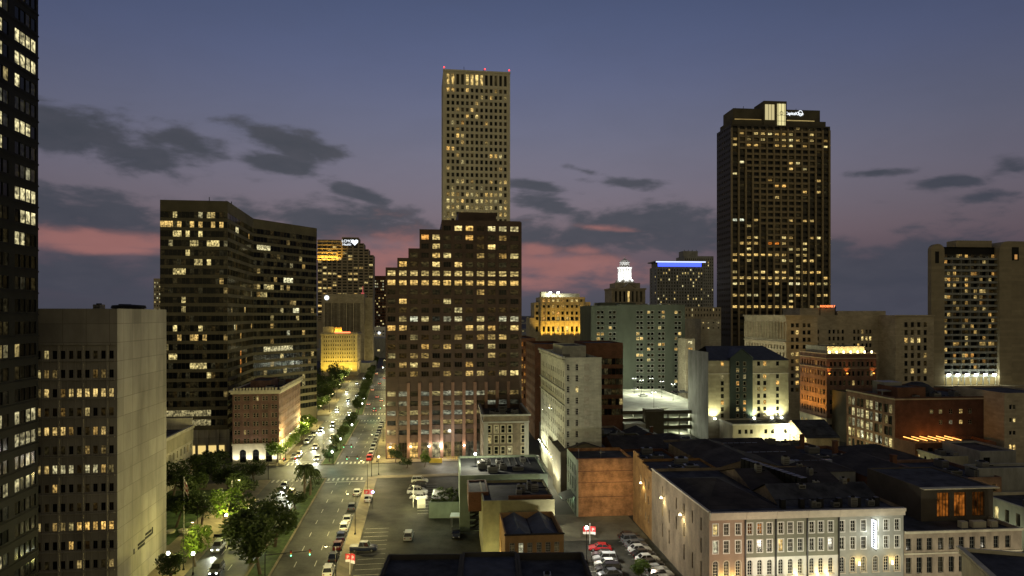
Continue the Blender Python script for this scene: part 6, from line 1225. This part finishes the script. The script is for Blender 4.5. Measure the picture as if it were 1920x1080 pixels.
def make_car(kind, col, on=False):
    S = SH[kind]; r = empty('car', (0, 0, 0)); m = MB(); st = S['st']
    def sec(x, zt, w): return [(x, -w*.94, .28), (x, -w, .45), (x, -w, zt-.22), (x, -w*.9, zt), (x, w*.9, zt), (x, w, zt-.22), (x, w, .45), (x, w*.94, .28)]
    secs = [sec(*s) for s in st]
    for a, b in zip(secs, secs[1:]):
        for i in range(8): j = (i+1) % 8; m.poly([a[i], a[j], b[j], b[i]])
    m.poly(secs[0]); m.poly(secs[-1][::-1])
    b0, r0, r1, b1, zr = S['cab']; zb = max(s[1] for s in st)-.05; w0, w1 = .86, .68
    gA = [(b0, -w0, zb), (b1, -w0, zb-.06), (b1, w0, zb-.06), (b0, w0, zb)]; gB = [(r0, -w1, zr), (r1, -w1, zr), (r1, w1, zr), (r0, w1, zr)]
    m.box(r0-.05, -w1-.02, zr, r1+.05, w1+.02, zr+.06)
    for i in range(4): m.tube(gA[i], gB[i], .05, n=4)
    for sg in (-1, 1): xm = (b0+b1)/2-.1; m.tube((xm, sg*w0, zb), ((r0+r1)/2-.1, sg*w1, zr), .045, n=4); m.box(b1-.25, sg*(w0+.18)-.1, zb, b1-.05, sg*(w0+.18)+.1, zb+.15)
    if kind == 'pickup': m.box(-2.6, -.78, 1.15, -1.1, .78, 1.155, 1)
    m.build('body', [PAINT[col], blackp], r)
    m = MB()
    for i in range(4): j = (i+1) % 4; m.poly([gA[i], gA[j], gB[j], gB[i]])
    m.build('windows', glassg, r)
    L = -st[0][0]
    for x in (-L*.62, L*.62):
        for sg in (-1, 1):
            wm = MB(); w = st[2][2]; wm.tube((x, sg*(w-.2), .33), (x, sg*(w+.02), .33), .34, n=12); wo_ = wm.build('wheel', rubber, r)
            wm = MB(); wm.tube((x, sg*(w+.02), .33), (x, sg*(w+.035), .33), .21, n=10); wm.build('rim', rimm, wo_)
    f = st[-1][0]; zf = st[-2][1]
    for sg in (-1, 1):
        m = MB(); m.box(f-.12, sg*.58-.16, zf-.2, f-.02, sg*.58+.16, zf-.05); m.build('headlight', lampW if on == 'front' else head_off, r)
        m = MB(); m.box(st[0][0]-.02, sg*.62-.14, st[0][1]-.12, st[0][0]+.1, sg*.62+.14, st[0][1]+.08); m.build('taillight', lampR if on else tail_off, r)
    return r
PROTO = {}
def car(x, y, rz, kind, col, label, group=None, on=False, z=0.03):
    key = (kind, col, on)
    if key not in PROTO: PROTO[key] = make_car(kind, col, on); o = PROTO[key]; o.location = (x, y, z); o.rotation_euler = (0, 0, rz); tag(o, label, 'car', group)
    else: o = copy_tree(PROTO[key], (x, y, z), rz, label, group); o['category'] = 'car'
    if not group and 'group' in o: del o['group']
    return o
AV = pi/2+TH1
near_row = [(1066, 'suv', 'white'), (1040, 'sedan', 'black'), (1019, 'sedan', 'maroon'), (1002, 'sedan', 'navy'), (986, 'suv', 'white'), (971, 'sedan', 'white'), (948, 'sedan', 'grey'), (922, 'sedan', 'silver')]
for i, (py, k_, c_) in enumerate(near_row):
    s = gd(py)*1.005; x, y, _ = ST(s, -17.0); car(x, y, AV, k_, c_, f'{c_} {k_} parked at the right kerb of the avenue, {ORD[i]} from the bottom edge', 'cars parked along the near right kerb')
far_c = ['red', 'white', 'white', 'silver', 'grey', 'black', 'grey', 'navy', 'black', 'grey', 'silver', 'black']
for i, c_ in enumerate(far_c):
    x, y, _ = ST(230+i*6.6, -17.0); car(x, y, AV, 'sedan' if i % 3 else 'suv', c_, f'{c_} car parked beyond the crossing by the granite tower, {ORD[i]} in its row', 'cars parked beside the granite tower')
for i, (s, t, c_) in enumerate(((236, -42.2, 'grey'), (262, -42.2, 'silver'), (270, -42.2, 'white'), (278, -42.2, 'grey'))):
    x, y, _ = ST(s, t); car(x, y, AV+pi, 'suv' if i % 2 else 'sedan', c_, f'{c_} car at the left kerb beside the lit hotel trees, {ORD[i]} from the crossing', 'cars at the left kerb')
# traffic: headlights coming, taillights going
rg = random.Random(21); k = 0
laneN = {-41.1: 'kerbside', -37.7: 'middle', -34.1: 'median side'}
for lane, ss in ((-41.1, (146, 176, 238, 290, 352, 430, 560)), (-37.7, (133, 162, 196, 252, 300, 385, 480, 620)), (-34.1, (151, 186, 232, 272, 340, 410, 520, 700))):
    for i, s in enumerate(ss):
        x, y, _ = ST(s, lane); cc = rg.choice(['white', 'silver', 'black', 'grey', 'navy', 'beige']); car(x, y, AV+pi, rg.choice(['sedan', 'suv']), cc, f'{cc} car with headlights on in the {laneN[lane]} oncoming lane, {ORD[i]} from the bottom', 'oncoming cars with headlights on', on='front')
        if s < 450:
            hx, hy, _ = ST(s-3.0, lane); ax, ay, _ = ST(s-16, lane); light('SPOT', (hx, hy, .9), 2200, (.95, 1, .82), .15, aim=(ax, ay, -.4), cone=75, blend=.9)
laneN = {-26.0: 'median side', -22.2: 'middle', -19.6: "kerbside"}
for lane, ss in ((-26.0, (370, 440, 560)), (-22.2, (345, 402, 480, 640)), (-19.6, (385, 520))):
    for i, s in enumerate(ss):
        x, y, _ = ST(s, lane); cc = rg.choice(['white', 'silver', 'black', 'grey']); car(x, y, AV, 'sedan', cc, f'{cc} car with red taillights in the {laneN[lane]} outbound lane past the granite tower, {ORD[i]}', 'outbound cars with red taillights', on='rear')
# left car park
def at(px, py, rz, k_, c_, lb_, grp=None, **kw): x, y = G(px, py); return car(x, y, rz, k_, c_, lb_, grp, **kw)
at(787, 905, 0.05, 'suv', 'white', 'white suv at the back of the stacked group in the left car park', 'cars stacked by the attendant booth'); at(784, 915, pi, 'suv', 'black', 'black suv between two white cars in the stacked group', 'cars stacked by the attendant booth')
at(783, 926, 0, 'pickup', 'white', 'white pickup in the middle of the stacked group', 'cars stacked by the attendant booth'); at(785, 936, pi, 'sedan', 'white', 'white sedan nearest the attendant booth', 'cars stacked by the attendant booth'); at(781, 921, 0, 'sedan', 'silver', 'silver sedan wedged behind the white pickup', 'cars stacked by the attendant booth')
at(766, 1010, AV-.06, 'suv', 'silver', 'lone silver suv driving up the middle of the left car park'); at(682, 1033, 0.06, 'pickup', 'navy', 'long dark blue pickup parked across the bays by the sidewalk')
at(855, 1006, -pi/2+.1, 'sedan', 'black', 'black sedan facing out under the pale booth roof'); at(690, 939, AV, 'sedan', 'silver', 'silver sedan parked beside the blue-lit car park sign')
# right car park
def c2(s, t, rz, k_, c_, lb_, grp): x, y, _ = S2(s, t); car(x, y, rz, k_, c_, lb_, grp)
x, y = G(1125, 1032); car(x, y, pi-.05, 'sedan', 'red', 'bright red sedan at the head of the right car park\'s left row', 'left row of the right car park')
for i, (c_, k_) in enumerate((('black', 'sedan'), ('silver', 'suv'), ('white', 'sedan'), ('black', 'suv'), ('grey', 'sedan'))):
    x, y = G(1131+i*3, 1045+i*8.5+(i > 2)*3); car(x, y, pi-.05+.06*i, k_, c_, f'{c_} {k_} in the right car park\'s left row, {ORD[i]} behind the red sedan', 'left row of the right car park')
for i, (c_, k_) in enumerate((('black', 'sedan'), ('grey', 'suv'), ('grey', 'sedan'), ('white', 'sedan'), ('black', 'sedan'), ('white', 'sedan'), ('black', 'sedan'), ('silver', 'sedan'), ('white', 'suv'), ('white', 'sedan'))):
    c2(143.5-i*2.75, 38.3, TH2+.05, k_, c_, f'{c_} {k_} against the long brick wall, {ORD[i]} from the far end of its row', 'cars along the long brick wall')
x, y = XY(1005, gd(862)); car(x, y, pi/2+TH2, 'sedan', 'silver', 'silver car coming out of the narrow side street by the white stone tower')
for px, py, c_, lb_ in ((1206, 743, 'white', 'white car alone on the lit parking deck roof'), (1192, 733, 'silver', 'silver car by the first deck lamp on the parking deck'), (1268, 737, 'black', 'black car parked at the deck\'s far right'), (1281, 737, 'grey', 'grey car at the end of the parking deck row')):
    d = gd(py, 9.0); x, y = XY(px, d); car(x, y, TH2, 'sedan', c_, lb_, 'cars on the parking deck', z=9.02)
# ---------------------------------------------------------------- lamps, signs, signals
def make_lamp(h, arm=1.6, bulb=None, double=False):
    r = empty('street_lamp', (0, 0, 0)); m = MB(); m.lathe((0, 0, 0), [(.22, 0), (.22, .3), (.12, .5), (.085, 1), (.06, h)], 8); m.build('pole', darkmet, r)
    for sg in ((-1, 1) if double else (1,)):
        m = MB(); m.tube((0, 0, h-.1), (sg*arm, 0, h+.15), .045, n=5); m.build('arm', darkmet, r)
        m = MB(); m.box(sg*arm-.3, -.14, h+.05, sg*arm+.3, .14, h+.2, 1); m.box(sg*arm-.2, -.1, h-.06, sg*arm+.2, .1, h+.05, 0, True); m.build('lamp_head', [bulb or lampY, darkmet], r)
    return r
def globe(h, bulb): 
    r = empty('post_lamp', (0, 0, 0)); m = MB(); m.lathe((0, 0, 0), [(.2, 0), (.16, .4), (.07, .6), (.055, h)], 8); m.build('pole', darkmet, r)
    m = MB(); m.lathe((0, 0, h), [(0, 0), (.24, .1), (.32, .34), (.24, .58), (0, .7)], 10); m.build('lamp_globe', bulb, r); return r
LP = {}; LK = 3.0
def lamp(x, y, h, power, col=(1, .86, .42), rz=0, label='', group=None, kind='arm', bulb=None, z=0, arm=1.6):
    key = (kind, h, (bulb or lampY).name, arm)
    if key not in LP: o = make_lamp(h, arm, bulb, kind == 'double') if kind != 'globe' else globe(h, bulb or lampW); LP[key] = o; o.location = (x, y, z); o.rotation_euler = (0, 0, rz)
    else: o = copy_tree(LP[key], (x, y, z), rz)
    tag(o, label, 'street lamp', group)
    if not group and 'group' in o: del o['group']
    if power:
        a = 0 if kind in ('globe', 'double') else arm
        light('POINT', (x+cos(rz)*a, y+sin(rz)*a, z+h-(.3 if kind != 'globe' else -.9)), power*LK, col, .3)
    return o
k = 0
for s in (118, 152, 186, 226, 262, 298, 340, 380, 430, 490, 560, 640):
    x, y, _ = ST(s, -14.3); k += 1; lamp(x, y, 9, 2500, (1, .84, .34), pi+TH1, f'{ORD[k-1]} lamp post from the bottom on the right sidewalk', 'lamp posts on the right sidewalk')
k = 0
for s in (135, 168, 232, 266, 300, 345, 390, 440, 500, 570, 650):
    x, y, _ = ST(s, -44.2); k += 1; lamp(x, y, 9, 400 if s < 140 else 3000, (1, .88, .36), TH1, f'{ORD[k-1]} lamp post from the bottom on the left sidewalk', 'lamp posts on the left sidewalk')
k = 0
for s in (225, 248, 345, 366, 480): x, y, _ = ST(s, -28.4); k += 1; lamp(x, y, 3.6, 300, (.7, 1, .75) if k == 1 else (1, .9, .6), 0, f'{ORD[k-1]} low globe lamp on the median from the crossing', 'globe lamps on the median', 'globe')
def hl(px, py, zh, power, label, kind='arm', col=(1, .88, .5), bulb=None, rz=0, arm=1.6, base=0):
    d = gd(py, zh); x, y = XY(px, d); a = arm if kind == 'arm' else 0; return lamp(x-cos(rz)*a, y-sin(rz)*a, zh-base, power, col, rz, label, None, kind, bulb, base, arm)
hl(891, 854, 14.5, 2400, 'tall lamp with the brightest star glow beside the grey gravel roof', 'globe', (1, .93, .65), lampW)
hl(1100, 993, 6.5, 2600, 'white lamp next to the right car park\'s red sign', 'globe', (1, .97, .85), lampW)
hl(1470, 850, 7, 1800, 'bright yellowish lamp among trees at the dark block corner', 'globe', (1, 1, .6), lampW)
hl(1482, 813, 6, 1200, 'lamp at the corner of the floodlit podium', 'globe', (1, .95, .7), lampW)
hl(710, 859, 5, 1900, 'short bright globe lamp on the sidewalk corner before the granite tower', 'globe', (1, .85, .5), lampY)
hl(1738, 1060, 4.2, 420, 'lamp inside the lit street tree at lower right', 'globe', (1, 1, .8), lampW)
hl(869, 938, 6.5, 1300, 'green-tinted lamp pole before the pale green wall', 'arm', (.6, 1, .75), lampG, -pi/2, .6)
hl(385, 951, 8, 0, 'plain pole in the park beside the glowing tree', 'arm', bulb=blackp)
for px, py, zz_, p_ in ((660, 798, 4, 500), (606, 813, 6, 1200), (640, 700, 6, 900), (718, 690, 7, 700)): hl(px, py, zz_, p_, f'small lamp {("by the median trees", "at the left kerb beyond the brick hotel", "inside the dark grove", "far up the right sidewalk")[(660, 606, 640, 718).index(px)]}', 'globe', (1, .95, .7), lampW)
for px, py, p_, lb_ in ((424, 968, 900, 'yellow lamp shining under the glowing park tree'), (362, 1040, 600, 'plaza lamp behind the yellow lit street tree'), (300, 1045, 0, 'low lamp washing the side of the concrete office block')):
    d = gd(py, 3.2); x, y = XY(px, d-1.5 if px != 300 else d); x += 1.5 if px == 300 else 0; lamp(x, y, 3.6, p_, (1, .92, .25), 0, lb_, None, 'globe', lampY)
x, y, _ = ST(118, -46); light('SPOT', (x, y, 1), 130, (1, .9, .3), .3, aim=(x-4, y+6, 6), cone=110)
k = 0
for px, pyb in ((1189, 738), (1203, 742), (1221, 738), (1241, 745), (1262, 751), (1226, 770), (1315, 762)):
    d = gd(pyb, 9.0); x, y = XY(px, d); k += 1; lamp(x, y, 7.5, 2300, (.95, 1, .75), TH2, f'{ORD[k-1]} double headed white lamp on the parking deck counting from the left back', 'lamps on the parking deck', 'double', lampW, 9.0, .7)
# lamps deep in the side streets
k = 0
for s, t, p_ in ((150, 20.6, 900), (236, 20.0, 1500), (262, 13, 1500), (300, 20, 1500)): x, y, _ = S2(s, t); k += 1; lamp(x, y, 7, p_, (1, .97, .7), pi+TH2, f'{ORD[k-1]} lamp post up the narrow side street', 'lamp posts on the narrow side street', arm=1)
k = 0
for s in (140, 158, 178, 200, 225): x, y, _ = S2(s, 113+.02*s); k += 1; lamp(x, y, 6, 900, (1, .97, .45), TH2, f'{ORD[k-1]} lamp post on the right hand street behind the dark roofs', 'lamp posts on the right hand street', arm=1)
# parking signs
def pole_sign(px, pyb, pyt, label, faces, lampcol=None):
    d = gd(pyb); x, y = XY(px, d); r = empty('parking_sign', (x, y, 0), 0, label, 'sign'); top = gz(pyt, d); m = MB(); m.tube((0, 0, 0), (0, 0, top), .07, n=6); m.build('pole', whitepaint, r)
    for (dx0, dx1, y0_, y1_, txt, yaw) in faces:
        w = (dx1-dx0)/F*d; h = (y1_-y0_)/F*d; zc = gz(y1_, d); f = empty('sign_board', ((dx0)/F*d, -.1, zc), yaw); f.parent = r
        m = MB(); m.box(0, -.05, 0, w, .05, h, 0, True); m.box(0, -.06, 0, w, -.051, h*.28, 1); m.box(w*.04, -.06, h*.3, w*.96, -.052, h*.33, 1); o = m.build('board_face', [redsign, whitepaint], f)
        text(None, txt, h*.62, f, (w/2, -.07, h*.38), (pi/2, 0, 0), whitepaint, .01, 'letter')
        if lampcol: light('POINT', (x+w/2, y-1.2, zc+h/2), lampcol, (1, .9, .85), .3)
    return r
pole_sign(656, 1078, 1038, 'red and white parking sign with two boards on the near sidewalk', [(-8, 1, 1038, 1053, 'P', 0), (2, 12, 1037, 1055, 'P', -.5)], 14)
pole_sign(692, 950, 916, 'red parking sign by the car park entrance with a small blue light', [(-9, 0, 918, 930, 'P', 0), (1, 9, 917, 930, 'P', -.5)], 14)
pole_sign(1106, 1020, 981, 'red and white parking sign at the corner of the right car park', [(-13, -2, 987, 1001, 'P', 0), (1, 11, 986, 1001, 'P', -.4)], 14)
x, y = XY(699, gd(925, 4)); m = MB(); m.lathe((0, 0, 4), [(0, 0), (.3, .1), (.36, .35), (.2, .6), (0, .7)], 8); m.tube((0, 0, 0), (0, 0, 4), .05, mi=1, n=5); o = m.build('blue_lamp', [mat('blue_bulb', (1, 1, 1), emit=(.4, .45, 1), es=8), darkmet]); o.location = (x, y, 0); tag(o, 'small violet blue lamp on a post beside the car park sign', 'lamp')
light('SPOT', (x, y-.3, 4.3), 1500, (.08, .15, 1), .1, aim=(x-2.0, y-22, 0), cone=26, blend=.7)
# attendant booth and kiosk
x, y = G(790, 951); r = empty('attendant_booth', (x, y, 0), .1, 'small attendant booth with a bright lamp at the edge of the left car park', 'booth')
m = MB(); m.box(-1, -1, 0, 1, 1, 1.0); [m.box(a, b_, 1, a+.1, b_+.1, 2.3) for a in (-1, .9) for b_ in (-1, .9)]; m.build('walls', whitepaint, r); m = MB(); m.box(-1.3, -1.3, 2.3, 1.3, 1.3, 2.5, 0, True); m.build('roof', whitepaint, r)
m = MB(); m.poly([(-.9, -1, 1), (.9, -1, 1), (.9, -1, 2.3), (-.9, -1, 2.3)]); m.build('glass_pane', mat('booth_glow', (1, 1, 1), emit=(1, .9, .4), es=1.2), r); m = MB(); m.tube((-2, 0, 0), (-2, 0, 5.5), .06, n=6); m.box(-2.3, -.15, 5.4, -1.7, .15, 5.55); m.build('lamp_mast', whitepaint, r)
light('POINT', (x-2, y-2.2, 3.2), 1100, (1, .92, .45), .2); light('POINT', (x+3, y+3, 5), 1600, (1, .95, .7), .3)
x, y = G(858, 992); r = empty('pay_canopy', (x, y, 0), 0, 'small white roofed canopy by the black sedan', 'canopy'); m = MB(); m.box(-1.6, -1.6, 3.0, 1.6, 1.6, 3.25, 0, True); m.build('roof', mat('canopy_white', (.8, .85, .8), var=.05), r); m = MB(); [m.box(a, b_, 0, a+.12, b_+.12, 3) for a in (-1.4, 1.3) for b_ in (-1.4, 1.3)]; m.build('post', steel, r)
light('POINT', (x+1, y-1, 6.5), 700, (.8, 1, .85), .2); light('POINT', (x-6, y-2, 7), 800, (.85, 1, .75), .3)
# low wall / yellow rail before the granite tower, plaza band
for (pa, pb, nm, lb_, mm, cat_) in (((805, 868), (829, 868), 'yellow_barrier', 'solid yellow barrier wall right of the bright granite lobby lamp', yellowp, 'barrier'), ((832, 863), (872, 863), 'yellow_railing', 'yellow railing in front of the granite tower garage entrance', yellowp, 'railing')):
    xa, ya = G(*pa); xb, yb_ = G(*pb); m = MB()
    if 'rail' in nm: m.tube((xa, ya, 1.1), (xb, yb_, 1.1), .07, n=5); m.tube((xa, ya, .6), (xb, yb_, .6), .06, n=5); [m.tube((xa+(xb-xa)*i/5, ya+(yb_-ya)*i/5, 0), (xa+(xb-xa)*i/5, ya+(yb_-ya)*i/5, 1.15), .07, n=5) for i in range(6)]
    else: m.box(xa, ya, 0, xb, ya+.3, 1.5)
    tag(m.build(nm, mm), lb_, cat_)
xa, ya, _ = ST(223.5, -11.5); m = MB(); m.poly([ST(224, -11.8, .15), ST(224, 22, .15), ST(231, 22, .15), ST(231, -11.8, .15)]); m.build('sidewalk', pave, None, 'structure')
m = MB(); m.poly([ST(203.2, -12.9, .14), ST(203.2, 24, .14), ST(206.5, 24, .14), ST(206.5, -12.9, .14)]); m.build('sidewalk', pave, None, 'structure')
light('POINT', ST(219, 10, 7), 2600, (1, .97, .8), .5)
# flagpole, traffic signals
x, y = G(345, 992); r = empty('flagpole', (x, y, 0), 0, 'white flagpole with a hanging flag in the park', 'flagpole'); m = MB(); m.tube((0, 0, 0), (0, 0, 11.5), .08, .05, 6); m.lathe((0, 0, 11.5), [(0, 0), (.14, .1), (0, .25)], 6); m.build('pole', whitepaint, r)
m = MB(); rgx = random.Random(1)
for c_ in range(7):
    for q in range(5):
        f0 = lambda a, b_: (.08+a*.13, .14*sin(a*1.7)+.02*b_, 11.2-b_*.55-a*.12-.1*a*a*.2)
        m.poly([f0(c_, q), f0(c_+1, q), f0(c_+1, q+1), f0(c_, q+1)], 0 if q % 2 else 1)
m.build('flag', [mat('flag_red', (.4, .08, .08)), whitepaint], r)
def signal(s, t, arm, label, yaw, green=True):
    x, y, _ = ST(s, t); r = empty('traffic_signal', (x, y, 0), yaw, label, 'traffic signal', 'traffic signals'); m = MB(); m.tube((0, 0, 0), (0, 0, 6.2), .12, .08, 6); m.tube((0, 0, 5.8), (arm, 0, 6.1), .07, n=5); m.build('mast', darkmet, r)
    for f in (.55, .95):
        m = MB(); m.box(arm*f-.2, -.18, 5.3, arm*f+.2, .18, 6.4); h_ = m.build('signal_head', blackp, r)
        for k_, (zz_, mm) in enumerate(((6.15, tail_off), (5.85, yellowp), (5.5, lampG if green else tail_off))):
            m = MB(); m.tube((arm*f, -.2, zz_), (arm*f, -.26, zz_), .12, n=8); m.build('lens', mm if not (k_ == 0 and not green) else lampR, h_)
signal(124.5, -27.2, 8, 'traffic signal reaching over the outbound lanes at the bottom', TH1+.05)
signal(206, -14.6, -7.5, 'traffic signal at the near right corner of the crossing', TH1); signal(224.5, -28, 6, 'traffic signal on the median beyond the crossing', TH1); signal(316, -14.6, -7, 'traffic signal at the second crossing', TH1); signal(205.5, -44, 8, 'traffic signal at the corner of the park', TH1, False)
light('POINT', ST(214, -24, 5.5), 350, (.2, 1, .5), .2); light('POINT', ST(322, -22, 5.5), 500, (.25, 1, .5), .2)
# plaza benches and bollards near the yellow tree, people-scale clutter
for i, (px, py) in enumerate(((320, 1000), (343, 998), (352, 1003), (384, 998))):
    x, y = G(px, py); m = MB(); m.lathe((0, 0, 0), [(.9, 0), (1.05, .5), (.95, .55), (0, .5)], 10); o = m.build('stone_planter', cream); o.location = (x, y, .12); tag(o, f'{ORD[i]} round pale planter from the left along the park front', 'planter', 'round planters along the park front')
for i, (px, py) in enumerate(((408, 1012), (434, 1030))):
    x, y = G(px, py); m = MB(); m.box(-.9, -.2, .42, .9, .2, .5, 0, True); m.box(-.8, -.15, 0, -.7, .15, .42); m.box(.7, -.15, 0, .8, .15, .42); m.box(-.9, .2, .5, .9, .25, .95); o = m.build('bench', darkmet); o.location = (x, y, .12); tag(o, f'dark bench on the plaza, {("nearer the glowing tree", "nearer the avenue kerb")[i]}', 'bench')
